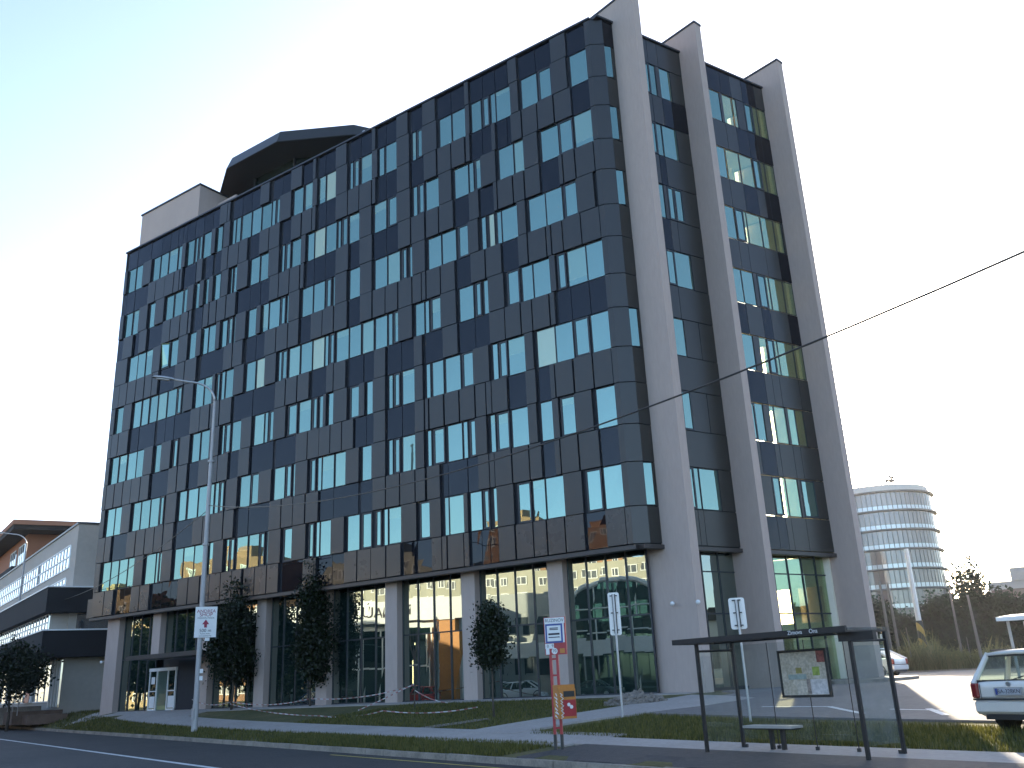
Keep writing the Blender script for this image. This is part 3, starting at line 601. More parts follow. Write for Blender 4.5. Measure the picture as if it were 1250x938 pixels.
# --- long facade: window rows
for k, lst in FACADE_WINDOWS.items():
    z0, z1 = zrow(k)
    lst = clean(lst, XL, XC)
    for a, b_, t in lst: wins.append(('f', a, b_, z0, z1, t))
    edges = [XL] + [v for a, b_, t in lst for v in (a, b_)] + [XC - 0.02]
    for i in range(0, len(edges), 2):
        a, b_ = edges[i], edges[i + 1]
        w = b_ - a
        if w > 0.62:
            grey(a + 0.01, b_ - 0.15, False, z0 + 0.01, z1 - 0.01, fbox, 0.15)
        elif w > 0.30:
            grey(a + 0.01, b_ - 0.07, False, z0 + 0.01, z1 - 0.01, fbox, 0.14)
# --- long facade: spandrel rows
for k, lst in FACADE_SPANDRELS.items():
    z0, z1 = zspan(k)
    lst = clean(lst, XL, XC)
    segs = []
    prev = XL
    for a, b_, t in lst + [(XC - 0.02, XC, 'end')]:
        if a - prev > 0.45:      # stretch the list says nothing about
            n = max(1, round((a - prev) / 0.95))
            for i in range(n):
                segs.append((prev + (a - prev) * i / n + 0.02, prev + (a - prev) * (i + 1) / n - 0.02, rnd.choice('ggn') if k > 1 else 'b'))
        elif a - prev > 0.10 and rnd.random() < 0.5: a = prev + 0.05
        if t != 'end': segs.append((a, b_, t))
        prev = b_
    for a, b_, t in segs:
        if t == 'n': fbox(navy, a + 0.006, b_ - 0.006, z0 + 0.01, z1 - 0.01, 0.035, tilt=0.006)
        else: grey(a, b_, k == 1 or (k == 2 and False), z0 + 0.01, z1 - 0.01, fbox, 0.15)
# --- corner piece, folded
for k in range(1, 9):
    for z0, z1, low in [(zspan(k)[0] + .01, zspan(k)[1] - .01, k == 1)] + ([(zrow(k)[0] + .01, zrow(k)[1] - .01, False)] if k < 8 else []):
        (clad_low if low else clad).prism([(XC, -0.13), (-0.36, -0.13), tuple(e2(0.33, 0.08)), tuple(e2(0.33, 0)), (-0.2, 0.02), (XC, 0.02)], z0, z1)
# --- end facade
bays = [(0.35, T_FIN[0]), (T_FIN[0] + 0.51, T_FIN[1]), (T_FIN[1] + 0.51, T_FIN[2])]
corner_rows = {7: 0.62, 6: 0.62, 5: 0.62, 3: 0.66, 1: 0.66, 2: None, 4: None}
LIT = {4: [10.97], 3: [9.86, 11.01], 2: [9.87, 10.4], 1: [9.02, 10.02], 7: [9.12, 10.65], 6: [8.04, 9.03, 10.63, 10.97], 5: [8.94, 9.98]}
for k in range(1, 8):
    z0, z1 = zrow(k)
    cw = corner_rows[k]
    if cw:
        wins.append(('e', 0.37, cw + 0.12, z0, z1, 'w')); ebox(clad, cw + 0.15, T_FIN[0] - 0.01, z0, z1, 0.05)
    else: ebox(clad, 0.36, T_FIN[0] - 0.01, z0, z1, 0.06)
    for ba, bb in bays[1:]:
        lst = [q for q in clean(END_WINDOWS[k], ba, 99) if ba - 0.1 < q[0] < bb]
        prev = ba
        for a, b_, t in lst:
            b_ = min(b_, bb - 0.02)
            if t == 'w' and a > 7: t = 'l' if (a > 8.0) else 'w'
            wins.append(('e', a, b_, z0, z1, t))
            if a - prev > 0.14: ebox(clad, prev + 0.015, a - 0.015, z0 + .01, z1 - .01, 0.04, tilt=0.003)
            prev = b_
        if bb - prev > 0.14:
            n = max(1, round((bb - prev) / 0.9))
            for i in range(n):
                ebox(clad, prev + (bb - prev) * i / n + 0.015, prev + (bb - prev) * (i + 1) / n - 0.015, z0 + .01, z1 - .01, 0.04, tilt=0.003)
for k in range(1, 9):
    z0, z1 = zspan(k)
    ebox(clad if k < 8 else navy, 0.36, T_FIN[0] - 0.01, z0 + .01, z1 - .01, 0.05, tilt=0.003)
    for bi, (ba, bb) in enumerate(bays[1:]):
        kk = min(k, 7)
        cuts = sorted(set([ba] + [q[0] - 0.015 for q in clean(END_WINDOWS[kk], ba, 99) if ba + 0.3 < q[0] < bb - 0.3] + [bb]))
        cuts2 = [cuts[0]]
        for c in cuts[1:]:
            if c - cuts2[-1] > 0.28: cuts2.append(c)
        for a, b_ in zip(cuts2, cuts2[1:]):
            ebox(navy if rnd.random() < 0.35 + 0.1 * (k > 5) else clad, a + .012, b_ - .012, z0 + .01, z1 - .01, 0.045, tilt=0.004)
def pan_size(b):
    c = sum((Vector(p) for p in b.v), Vector()) / len(b.v)
    ex = max(Vector(p).xy.length for p in b.v); w = max((Vector(p).xy - Vector(q).xy).length for p in b.v for q in b.v)
    n = Vector((0, -1, 0)) if c.y < 0.05 else Vector((EN.x, EN.y, 0))
    v = CAM - c
    return w * (max(p[2] for p in b.v) - min(p[2] for p in b.v)) * abs(v.normalized().dot(n)) / v.length_squared
def panel_parts(kind_list, name, n):
    lst = sorted([(pan_size(b), k, b) for k, m_ in kind_list for b in PANELS[k]], key=lambda q: -q[0])
    mats = dict(kind_list)
    for _, k, b in lst[:n]: b.build(name, [M[mats[k]], M['gap']], office)
    rest = MB(); ks = [k for k, _ in kind_list]
    for _, k, b in lst[n:]:
        base = len(rest.v); rest.v += b.v
        for f, q in zip(b.f, b.mi): rest.f.append(tuple(base + i for i in f)); rest.mi.append(ks.index(k) if q == 0 else len(ks))
    if rest.v: rest.build(name, [M[mats[k]] for k in ks] + [M['gap']], office)['kind'] = 'stuff'
panel_parts([('grey', 'clad'), ('low', 'clad_low')], 'cladding_panel', 100)
panel_parts([('navy', 'navy')], 'glass_spandrel', 100)

# --- windows: the 100 that show largest are parts of their own, the others one part
def win_size(w):
    if w[0] == 'f': p = Vector(((w[1] + w[2]) / 2, 0, (w[3] + w[4]) / 2)); n = Vector((0, -1, 0))
    else: q = e2((w[1] + w[2]) / 2); p = Vector((q.x, q.y, (w[3] + w[4]) / 2)); n = Vector((EN.x, EN.y, 0))
    v = CAM - p
    return (w[2] - w[1]) * abs(v.normalized().dot(n)) / v.length_squared * (1.3 if w[5] in 'c' else 1)
def win_shapes(w, fr, pn, m=0, m2=1):
    side, a, b_, z0, z1, t = w
    put = fbox if side == 'f' else ebox
    back = 0.012 if side == 'f' else -0.012
    sg = 1 if side == 'f' else -1
    d = {'n': 0.055, 'o': 0.055}.get(t, 0.02)
    bw = {'n': 0.075, 'o': 0.075}.get(t, 0.022)
    z0, z1 = z0 + 0.015, z1 - 0.015
    put(fr, a, a + bw, z0, z1, d, back); put(fr, b_ - bw, b_, z0, z1, d, back)
    put(fr, a + bw, b_ - bw, z0, z0 + bw * 1.15, d, back); put(fr, a + bw, b_ - bw, z1 - bw, z1, d, back)
    if t == 'o':      # bottom-hung sash tilted open at the top, dark slot behind
        x0, x1 = a + bw, b_ - bw
        pn.hexa([(x0, -0.10, z0 + .1), (x1, -0.10, z0 + .1), (x1, -0.07, z0 + .1), (x0, -0.07, z0 + .1), (x0 + .25, -0.42, z1 - .1), (x1, -0.12, z1 - .1), (x1, -0.09, z1 - .1), (x0 + .25, -0.39, z1 - .1)], m)
    else:
        if side == 'e' and b_ < 0.9:      # corner pane, set at a slight angle
            pn.hexa([(*e2(a + bw, 0.0), z0 + .03), (*e2(b_ - bw, 0.10), z0 + .03), (*e2(b_ - bw, 0.08), z0 + .03), (*e2(a + bw, -.015), z0 + .03), (*e2(a + bw, 0.0), z1 - .03), (*e2(b_ - bw, 0.10), z1 - .03), (*e2(b_ - bw, 0.08), z1 - .03), (*e2(a + bw, -.015), z1 - .03)], m)
        elif t in 'wn' and side == 'f' and rnd.random() < 0.22:      # roller blind partly down behind the glass
            zm = z1 - (z1 - z0) * rnd.choice((0.14, 0.22, 0.3, 0.45, 0.84))
            put(pn, a + bw, b_ - bw, z0 + bw * 1.15, zm, d - 0.03 if d > 0.03 else 0.008, back, m, tilt=0.002)
            put(pn, a + bw, b_ - bw, zm, z1 - bw, d - 0.03 if d > 0.03 else 0.008, back, m2, tilt=0.002)
        else: put(pn, a + bw, b_ - bw, z0 + bw * 1.15, z1 - bw, d - 0.03 if d > 0.03 else 0.008, back if t != 'l' else (-0.002 if side == 'f' else 0.002), m, tilt=0.003)
wins.sort(key=win_size, reverse=True)
for w in wins[:100]:
    fr, pn = MB(), MB()
    win_shapes(w, fr, pn)
    o = fr.build('window', M['frame'], office)
    pn.build('pane', [M[GLASS[w[5]]], M['window_pale']], o)
fr = MB(); pn = MB()
keys = ['window', 'window_pale', 'window_curtain', 'window_clear']
for w in wins[100:]:
    win_shapes(w, fr, pn, keys.index(GLASS[w[5]]))
o = fr.build('window', M['frame'], office); o['kind'] = 'stuff'
pn.build('pane', [M[q] for q in keys], o)['kind'] = 'stuff'

# --- edge trims
b = MB()
fbox(b, XL - 0.12, -0.25, ZB - 0.20, ZB - 0.035, 0.15, 0.25)
ebox(b, -0.02, T_FIN[0] + 0.1, ZB - 0.20, ZB - 0.035, 0.14, -0.25)
for ba, bb in bays[1:]: ebox(b, ba, bb + 0.12, ZB - 0.20, ZB - 0.035, 0.13, -0.25)
b.build('fascia', M['trim'], office)
b = MB()
fbox(b, XL - 0.1, -0.28, HROOF + 0.025, HROOF + 0.13, 0.17, 0.3)
ebox(b, -0.05, T_FIN[0], HROOF + 0.025, HROOF + 0.13, 0.15, -0.3)
for ba, bb in bays[1:]: ebox(b, ba, bb, HROOF + 0.025, HROOF + 0.13, 0.13, -0.3)
b.build('coping', M['coping'], office)
# gable end (left)
b = MB()
b.box(XL - 0.10, XL, -0.05, 19, ZB, HROOF)
b.box(XL - 0.55, XL + 0.3, -0.09, 0.5, ZB, ZB + 1.2)
b.build('gable_cladding', M['clad'], office)

# --- fins
for i, t in enumerate(T_FIN):
    ln = [1.45, 1.20, 1.22][i]
    p = e2(t)
    inner = p - FD * 2.2; outer = p + FD * ln
    poly = [inner, outer, outer + FT * 0.5, inner + FT * 0.5]
    o = MB().prism([tuple(q) for q in poly], -0.4, 32.86).build('fin', M['plaster'], office)
    c = 0.04
    poly = [inner - FD * c - FT * c, outer + FD * c - FT * c, outer + FD * c + FT * (0.5 + c), inner - FD * c + FT * (0.5 + c)]
    MB().prism([tuple(q) for q in poly], 32.862, 32.98).build('coping', M['coping'], o)
# --- columns along the pavement
CX = [-33.66, -28.88, -24.1, -19.32, -14.54, -9.76, -4.98]
MB().box(-38.5, -37.2, 0.46, 1.7, -0.6, ZB - 0.04).build('column', M['plaster'], office)
for i, x in enumerate(CX):
    MB().box(x, x + 0.78, 0.46, 1.35, -0.6 if i else 3.06, ZB - 0.04).build('column', M['plaster'], office)

# --- ground floor: glass bays with mullions
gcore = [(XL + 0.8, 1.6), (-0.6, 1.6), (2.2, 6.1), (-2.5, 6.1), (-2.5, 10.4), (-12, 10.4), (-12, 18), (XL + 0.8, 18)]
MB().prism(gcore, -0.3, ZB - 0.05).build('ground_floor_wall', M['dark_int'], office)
xs = [-37.2] + CX + [-0.36]
for i in range(8):
    x0 = xs[i] if i == 0 else xs[i] + 0.78
    x1 = xs[i + 1]
    zbot = 0.06
    if i == 1: zbot = 3.08
    n = 4
    ps = [x0 + (x1 - x0) * q / n for q in range(n + 1)]
    gl = MB()
    for a, c in zip(ps, ps[1:]):
        for (z0, z1) in ((zbot, 3.02), (3.08, ZB - 0.06)) if zbot < 3 else ((3.08, ZB - 0.06),):
            j = [rnd.uniform(-0.004, 0.004) for _ in range(4)]
            gl.hexa([(a + .03, .90 + j[0], z0), (c - .03, .90 + j[1], z0), (c - .03, .93, z0), (a + .03, .93, z0), (a + .03, .90 + j[2], z1), (c - .03, .90 + j[3], z1), (c - .03, .93, z1), (a + .03, .93, z1)])
    o = gl.build('shop_window', M['shop'], office)
    fr = MB()
    for q in ps: fr.box(q - .035, q + .035, .85, .95, zbot, ZB - 0.06)
    fr.box(x0, x1, .86, .95, 3.02, 3.08)
    if zbot < 3: fr.box(x0, x1, .82, .95, -0.1, 0.06)
    fr.build('frame', M['frame'], o)
# end bays at ground level, set back under the cladding
for bi, (ba, bb) in enumerate(bays[1:]):
    gl = MB(); fr = MB()
    n = 4 if bi == 0 else 6
    ps = [ba + (bb - ba) * q / n for q in range(n + 1)]
    for a, c in zip(ps, ps[1:]):
        for z0, z1 in ((0.1, 3.0), (3.06, 4.75), (4.80, ZB - 0.06)): ebox(gl, a + .025, c - .025, z0, z1, -0.45, -0.47, tilt=0.003)
    for q in ps: ebox(fr, q - .03, q + .03, 0.0, ZB - 0.06, -0.41, -0.50)
    ebox(fr, ba, bb, 3.0, 3.06, -0.42, -0.5); ebox(fr, ba, bb, 4.75, 4.80, -0.42, -0.5); ebox(fr, ba, bb, -0.15, 0.1, -0.40, -0.5)
    o = gl.build('shop_window', M['window_clear'] if bi else M['shop'], office)
    fr.build('frame', M['frame'], o)
# ground floor corner hall: floor and rear wall with a wide opening
b = MB()
b.prism([tuple(e2(6.02, -0.5)), tuple(e2(11.6, -0.5)), (4.0, 10.9), (-2.45, 10.9), (-2.45, e2(6.02).y)], -0.1, 0.08)
b.box(-2.45, 4.2, 10.7, 10.9, 0.08, 2.7); b.box(-2.45, 4.2, 10.7, 10.9, 4.3, ZB - 0.06)
for x0, x1 in ((-2.45, -1.8), (0.2, 0.6), (2.2, 2.5), (3.7, 4.2)): b.box(x0, x1, 10.7, 10.9, 2.7, 4.3)
b.build('entrance_hall', M['interior'], office)

# --- main entrance
MB().box(-34.0 + 1.12, -28.88, 0.88, 1.2, 0, 2.96).build('entrance_wall', M['soffit'], office)
o = MB().box(-33.0, -26.2, -1.5, 0.45, 2.85, 3.04).build('entrance_canopy', M['soffit'], office)
MB().box(-33.05, -26.15, -1.55, -1.505, 2.83, 3.07).build('fascia', M['trim'], o)
d = MB()
X0, X1, YD = -34.02, -31.42, 0.78
for q in (X0, X0 + 0.72, X1 - 0.80, X1 - 0.07): d.box(q, q + 0.07, YD - 0.04, YD + 0.06, 0.02, 2.22)
d.box(X0, X1, YD - 0.07, YD + 0.08, 2.22, 2.40)
for a, c in ((X0, X0 + 0.72), (X1 - 0.80, X1)):
    d.box(a, c, YD - 0.03, YD + 0.05, 0.0, 0.10); d.box(a, c, YD - 0.03, YD + 0.05, 1.06, 1.12)
door = d.build('entrance_door', M['white'], office)
for q0_, q1_ in ((X0 + .07, X0 + .72), (X1 - .73, X1 - .07)): MB().box(q0_, q1_, YD, YD + .02, .1, 2.22).build('side_light', M['shop'], door)
b = MB(); b.box(X0 + .80, X1 - .81, YD + 0.02, YD + 0.04, .02, 2.21)
b.build('door_leaf', M['window_pale'], door)
for q in ((X0 + .11, X0 + .62, .15, .8), (X0 + .2, X0 + .55, 1.5, 1.9), (X1 - .66, X1 - .12, .15, .8)):
    MB().box(q[0], q[1], YD - .012, YD - .002, q[2], q[3]).build('door_notice', M['white'], door)
MB().box(-31.3, -29.2, 0.80, 0.875, 0.02, 2.75).build('dark_opening', M['gap'], office)  # black slab painted in for the shade inside an open doorway
# --- cameras on the plaster
for p, dx in (((-38.5, 0.42, 3.0), -0.12), ((0.75, 0.70, 3.35), 0), ((1.85, 0.45, 3.3), 0.1)):
    o = MB().ball((p[0] + dx, p[1] - 0.1, p[2]), 0.09).build('security_camera', M['white'], office, smooth=True)
    MB().tube([(p[0], p[1] + 0.06, p[2] + .03), (p[0] + dx, p[1] - 0.1, p[2] + .03)], 0.025).build('bracket', M['metal'], o)

# --- roof: stair core and round pavilion
o = MB().box(-39.45, -32.5, 0.7, 6, HROOF, 35.05).build('stair_core', M['plaster'], office)
MB().box(-39.52, -32.43, 0.63, 6.07, 35.052, 35.17).build('coping', M['coping'], o)
MB().box(-32.5, -30.4, 2.2, 6, HROOF, 34.2).build('stair_core', M['plaster'], office)
PC = Vector((-28.0, 11.3)); NP = 12
def ngon(r, rot=R(15)): return [(PC.x + r * math.sin(rot + 2 * math.pi * k / NP), PC.y - r * math.cos(rot + 2 * math.pi * k / NP)) for k in range(NP)]
drum = MB().prism(ngon(8.0), HROOF, 35.96).build('roof_pavilion', M['shop'], office)
fr = MB()
for x, y in ngon(8.06): fr.box(x - .07, x + .07, y - .07, y + .07, HROOF, 36.0)
for z in (33.2, 34.7):
    P_ = ngon(8.06)
    for a, c in zip(P_, P_[1:] + P_[:1]): fr.tube([(*a, z), (*c, z)], 0.06, 6)
fr.build('frame', M['frame'], drum)
MB().prism(ngon(10.2), 35.97, 35.998).build('pavilion_soffit', M['soffit'], office)
b = MB()
lo, hi = ngon(10.22), ngon(9.85)
vs = [(*p, 36.0) for p in lo] + [(*p, 37.0) for p in hi]
b.add(vs, [(i, (i + 1) % NP, NP + (i + 1) % NP, NP + i) for i in range(NP)] + [tuple(range(NP, 2 * NP))])
b.build('pavilion_roof', M['clad'], office)
MB().box(-20.3, -20.1, 4.4, 4.6, HROOF, 36.2).build('roof_vent', M['metal'], office)
# ------------------------------------------------------------------ street furniture
ALONG = Vector((-U.x, -U.y, 0)).normalized()      # to the right along the kerb
INTO = Vector((Nn.x, Nn.y, 0))
UPV = Vector((0, 0, 1))
def V3(p, z): return Vector((p[0], p[1], z))

def make_lamp(x, y, zb, label):
    root = empty('street_lamp', (x, y, zb), label, 'street lamp', 'tall lamp posts along the kerb')
    h = 14.86
    MB().tube([(x, y, zb), (x, y, zb + 1.1), (x, y, zb + 1.12), (x, y, zb + 8)], [0.135, 0.13, 0.115, 0.105], 12).build('lower_pole', M['pole'], root, smooth=False)
    MB().tube([(x, y, zb + 8), (x, y, zb + 11.9), (x, y, zb + 11.92), (x, y, zb + h)], [0.10, 0.095, 0.075, 0.07], 12).build('upper_pole', M['pole'], root)
    arm = []
    D_ = -INTO * 0.9 - ALONG * 0.42
    for k in range(9):
        a = R(90 * k / 8)
        arm.append(Vector((x, y, zb + h)) + D_ * (1.2 * (1 - math.cos(a))) + UPV * (0.95 * math.sin(a)))
    end = arm[-1] + D_ * 0.75 + UPV * 0.12
    MB().tube(arm + [end], 0.05, 8).build('lamp_arm', M['metal'], root, smooth=True)
    dv = (D_.normalized() + UPV * 0.1).normalized(); sd_ = dv.cross(UPV).normalized(); up = sd_.cross(dv)
    b = MB(); rings = []
    for t, w, hh in ((0, .07, .06), (.12, .12, .09), (.45, .19, .11), (.85, .17, .09), (1.0, .07, .04)):
        c = end + dv * (t * 1.0)
        rings.append([c + sd_ * (w * math.cos(R(a))) + up * (hh * math.sin(R(a)) * (1 if math.sin(R(a)) > 0 else 0.55)) for a in range(0, 360, 36)])
    vs = [p for r in rings for p in r]; n = 10
    fs = [(i * n + k, i * n + (k + 1) % n, (i + 1) * n + (k + 1) % n, (i + 1) * n + k) for i in range(4) for k in range(n)] + [tuple(range(n)), tuple(4 * n + k for k in range(n - 1, -1, -1))]
    b.add(vs, fs)
    hd = b.build('lamp_head', M['metal'], root, smooth=True)
    MB().obox(end + dv * 0.5 - up * 0.065, dv * 0.3, sd_ * 0.1, up * 0.012).build('diffuser', M['white'], hd)
    for z in (8.0, 11.9): MB().disc((x, y, zb + z), (0, 0, 1), 0.15, 0.10, 12).build('collar', M['pole'], root)
    MB().box(x - .09, x + .09, y - .15, y - .10, zb + .5, zb + .95).build('access_door', M['pole'], root)
    return root
lamp = make_lamp(-18.46, -7.22, -0.73, 'tall grey street lamp carrying the white arrow sign')
lb = Vector((-18.46, -7.22)) + U * 50
lamp2 = copy_tree(lamp); lamp2.location = (lb.x, lb.y, gz(lb.x, lb.y))
lamp2['label'] = 'street lamp at the left edge before the beige building'
lc = Vector((-18.46, -7.22)) - U * 56
lamp3 = copy_tree(lamp); lamp3.location = (lc.x, lc.y, gz(lc.x, lc.y)); lamp3['label'] = 'street lamp beyond the right edge holding the end of the cable'
# cables
def cable(name, a, b, sag, label, r=0.019):
    a, b = Vector(a), Vector(b); pts = []
    for k in range(33):
        t = k / 32; p = a.lerp(b, t); p.z -= sag * 4 * t * (1 - t); pts.append(p)
    tag(MB().tube(pts, r, 6).build(name, M['black'], origin=tuple(a)), label, 'cable')
cable('overhead_cable', (-18.36, -7.25, 9.05), (lc.x, lc.y, 9.1), 2.95, 'black cable sagging from the tall lamp across the office block to the right')
cable('overhead_cable', (-18.56, -7.19, 8.85), (lb.x, lb.y, 9.3), 1.5, 'black cable sagging left from the tall lamp to the next lamp')

# advertising sign on the lamp, faces the road and the camera
def sign_frame(base, facing):
    n = Vector((facing[0], facing[1], 0)).normalized(); x = UPV.cross(n)   # x = reader's right
    return x, n
sx, sn = sign_frame((0, 0), (CAM - Vector((-18.46, -7.22, 0))))
sc = Vector((-18.46, -7.22, 3.82)) + sn * 0.17 + sx * 0.20
sgn = empty('advertising_sign', (sc.x, sc.y, sc.z - 0.7), 'white shop sign with dark red up arrow on the lamp post', 'sign')
MB().obox(sc, sx * 0.46, sn * 0.012, UPV * 0.66).build('panel', M['white'], sgn)
def stext(body, dx, dz, size, m, par, c, x, n, off=0.016):
    return text_mesh('lettering', body, size, m, c + x * dx + UPV * dz + n * off, x, UPV, par, 0.002)
for body, dz, size, m in (('ANDREA', 0.46, 0.20, 'redink'), ('SHOP', 0.31, 0.22, 'redink'), ('FASHION MODA', 0.17, 0.095, 'ink'), ('500 m', -0.37, 0.20, 'ink'), ('Ruzova dolina', -0.50, 0.075, 'ink'), ('www.andreashop', -0.59, 0.075, 'ink')):
    stext(body, 0, dz, size, M[m], sgn, sc, sx, sn)
ar = MB(); q = lambda a, z: sc + sx * a + UPV * z + sn * 0.018
ar.add([q(-.06, -.24), q(.06, -.24), q(.06, -.10), q(.15, -.10), q(0, .11), q(-.15, -.10), q(-.06, -.10)], [tuple(range(7))])
ar.build('arrow', M['redink'], sgn)
b = MB(); b.obox(sc - sn * 0.10 - sx * 0.20 + UPV * 0.4, sx * 0.13, sn * 0.09, UPV * 0.03); b.obox(sc - sn * 0.10 - sx * 0.20 - UPV * 0.4, sx * 0.13, sn * 0.09, UPV * 0.03)
b.build('bracket', M['metal'], sgn)
pl = Vector((-18.46, -7.22, 3.08)) + sn * 0.15 + sx * 0.30
tag(MB().obox(pl, sx * 0.10, sn * 0.008, UPV * 0.07).build('number_plate', M['white'], origin=tuple(pl)), 'small white plate on the lamp post just below the shop sign', 'plate')
for z_ in (1.75, 1.45):
    pc = Vector((-18.46, -7.22, z_)) + sn * 0.14 + sx * 0.14
    tag(MB().obox(pc, sx * 0.07, sn * 0.006, UPV * 0.09).build('pole_tag', M['white'], origin=tuple(pc)), ('upper' if z_ > 1.6 else 'lower') + ' white tag on the lamp post beside the round dark tree', 'plate')

# bus stop pole: two red posts and a panel
bx, by = 5.1, -15.04; bz = gz(bx, by) + 0.02
px, pn_ = sign_frame((0, 0), (CAM - Vector((bx, by, 0))) + Vector((-5, -1, 0)))
stop = empty('bus_stop_sign', (bx, by, bz), 'red two post bus stop sign with blue framed timetable', 'bus stop sign')
c0 = Vector((bx, by, bz))
for dx in (-0.075, 0.075):
    MB().obox(c0 + px * dx + UPV * 1.40, px * 0.028, pn_ * 0.028, UPV * 1.40).build('post', M['red'], stop)
    MB().obox(c0 + px * dx + UPV * 0.16, px * 0.031, pn_ * 0.031, UPV * 0.16).build('post_foot', M['black'], stop)
b = MB()
for z in (0.45, 1.0, 1.55, 1.9): b.obox(c0 + UPV * z, px * 0.05, pn_ * 0.012, UPV * 0.02)
b.build('crossbar', M['red'], stop)
pc = c0 + UPV * 2.40 + px * 0.06
pan = MB().obox(pc, px * 0.25, pn_ * 0.03, UPV * 0.41).build('panel', M['red'], stop)
MB().obox(pc + UPV * 0.125 - px * .008 + pn_ * .0305, px * 0.225, pn_ * 0.001, UPV * 0.275).build('face_plate', M['white'], pan)
MB().obox(pc + UPV * 0.335 + pn_ * .034, px * 0.235, pn_ * 0.002, UPV * 0.065).build('header', M['white'], pan)
text_mesh('lettering', 'RUZINOV', 0.10, M['ink'], pc + UPV * 0.335 + pn_ * .038, px, UPV, pan, 0.001)
MB().obox(pc + UPV * 0.055 - px * .02 + pn_ * .032, px * 0.20, pn_ * 0.004, UPV * 0.21).build('timetable_frame', M['blue'], pan)
MB().obox(pc + UPV * 0.055 - px * .02 + pn_ * .038, px * 0.16, pn_ * 0.003, UPV * 0.17).build('timetable', M['white'], pan)
b = MB()
for z, w in ((.17, .10), (.14, .10), (.05, .13), (.03, .13), (-.03, .13)): b.obox(pc + UPV * z - px * .02 + pn_ * .0425, px * w, pn_ * 0.001, UPV * 0.010)
b.build('timetable_print', M['ink'], pan)
b = MB()
b.obox(pc - UPV * 0.22 - px * .14 + pn_ * .033, px * 0.10, pn_ * 0.003, UPV * 0.055)
b.obox(pc - UPV * 0.33 - px * .19 + pn_ * .033, px * 0.04, pn_ * 0.003, UPV * 0.07)
b.disc(pc - UPV * 0.33 - px * .03 + pn_ * .033, pn_, 0.068, 0.006)
b.build('route_plate', M['white'], pan)
for dx, dz, s_ in ((-.18, -.22, '0'), (-.07, -.22, '9'), (-.03, -.33, '70')):
    text_mesh('lettering', s_, 0.09, M['ink'], pc + px * dx + UPV * dz + pn_ * .038, px, UPV, pan, 0.001)
MB().obox(pc - UPV * 0.33 + px * .15 + pn_ * .033, px * 0.055, pn_ * 0.003, UPV * 0.05).build('pictogram', M['yellow'], pan)
# litter bin hung on the stop
BX = (px * 0.80 + pn_ * -0.60).normalized(); BN = UPV.cross(BX) * -1.0
if BN.dot(pn_) < 0: BN = -BN
bc = c0 + UPV * 0.95 + px * 0.20 + pn_ * 0.06
opx, opn = px, pn_
px, pn_ = BX, BN
bin_ = empty('litter_bin', (bc.x, bc.y, bc.z - 0.35), 'orange and red graffitied litter bin hanging on the bus stop posts', 'litter bin')
bn = MB().obox(bc, px * 0.20, pn_ * 0.16, UPV * 0.31).build('body', M['yellow'], bin_)
MB().obox(bc + UPV * 0.35 - pn_ * 0.02, px * 0.205, pn_ * 0.14, UPV * 0.045).build('hood', M['yellow'], bin_)
MB().obox(bc + UPV * 0.20 + pn_ * 0.163 + px * .04, px * 0.13, pn_ * 0.004, UPV * 0.06).build('slot', M['black'], bin_)
MB().obox(bc - UPV * 0.09 + pn_ * 0.164 + px * .04, px * 0.15, pn_ * 0.005, UPV * 0.17).build('front_panel', M['red'], bin_)
st = MB(); st.disc(bc + pn_ * 0.172 + px * .02 - UPV * .02, pn_, .038, .004); st.disc(bc + pn_ * 0.172 + px * .08 - UPV * .07, pn_, .04, .004); st.build('sticker', M['white'], bin_)
gr = MB()
for k in range(7):
    z = 0.22 - k * 0.075
    p1 = bc - px * 0.204 + UPV * z + pn_ * rnd.uniform(-.1, .0); p2 = bc - px * 0.204 + UPV * (z - .06) + pn_ * rnd.uniform(.03, .12); p3 = bc - px * 0.204 + UPV * (z - .02) + pn_ * rnd.uniform(-.1, .1)
    gr.tube([p1, p2, p3], 0.012, 5)
    a = bc + pn_ * 0.166 - px * (0.17 - 0.02 * (k % 2)) + UPV * z
    gr.tube([a, a + px * .05 - UPV * .04, a - UPV * .065], 0.010, 5)
gr.build('graffiti', M['white'], bin_)
px, pn_ = opx, opn

# two road signs seen from the back
def back_sign(x, y, h, w, sh, label, face):
    z = gz(x, y)
    r = empty('road_sign', (x, y, z), label, 'road sign', 'white signs seen from behind')
    MB().tube([(x, y, z), (x, y, z + h)], 0.032, 10).build('post', M['metal'], r)
    n = Vector((face[0], face[1], 0)).normalized(); xx = UPV.cross(n)
    c = Vector((x, y, z + h - sh / 2 + 0.05)) - n * 0.06
    b = MB(); pts = []
    for cx_, cz_, a0 in ((w / 2 - .06, sh / 2 - .06, 0), (-w / 2 + .06, sh / 2 - .06, 90), (-w / 2 + .06, -sh / 2 + .06, 180), (w / 2 - .06, -sh / 2 + .06, 270)):
        for k in range(5):
            a = R(a0 + 22.5 * k); pts.append((cx_ + .06 * math.cos(a), cz_ + .06 * math.sin(a)))
    n_ = len(pts)
    vs = [c + xx * p[0] + UPV * p[1] for p in pts] + [c + xx * p[0] + UPV * p[1] - n * 0.02 for p in pts]
    b.add(vs, [tuple(range(n_)), tuple(range(2 * n_ - 1, n_ - 1, -1))] + [(i, n_ + i, n_ + (i + 1) % n_, (i + 1) % n_) for i in range(n_)])
    p = b.build('panel', M['signback'], r)
    rl = MB()
    for dx in (-0.028, 0.042): rl.obox(c + n * 0.015 + xx * dx, xx * 0.017, n * 0.014, UPV * (sh / 2 - .05))
    rl.build('rail', M['frame'], p)
    cl = MB()
    for dz in (sh * .42, sh * .02, -sh * .38): cl.obox(c + n * 0.035 + UPV * dz, xx * 0.11, n * 0.012, UPV * 0.014)
    cl.build('clamp', M['frame'], p)
    return r
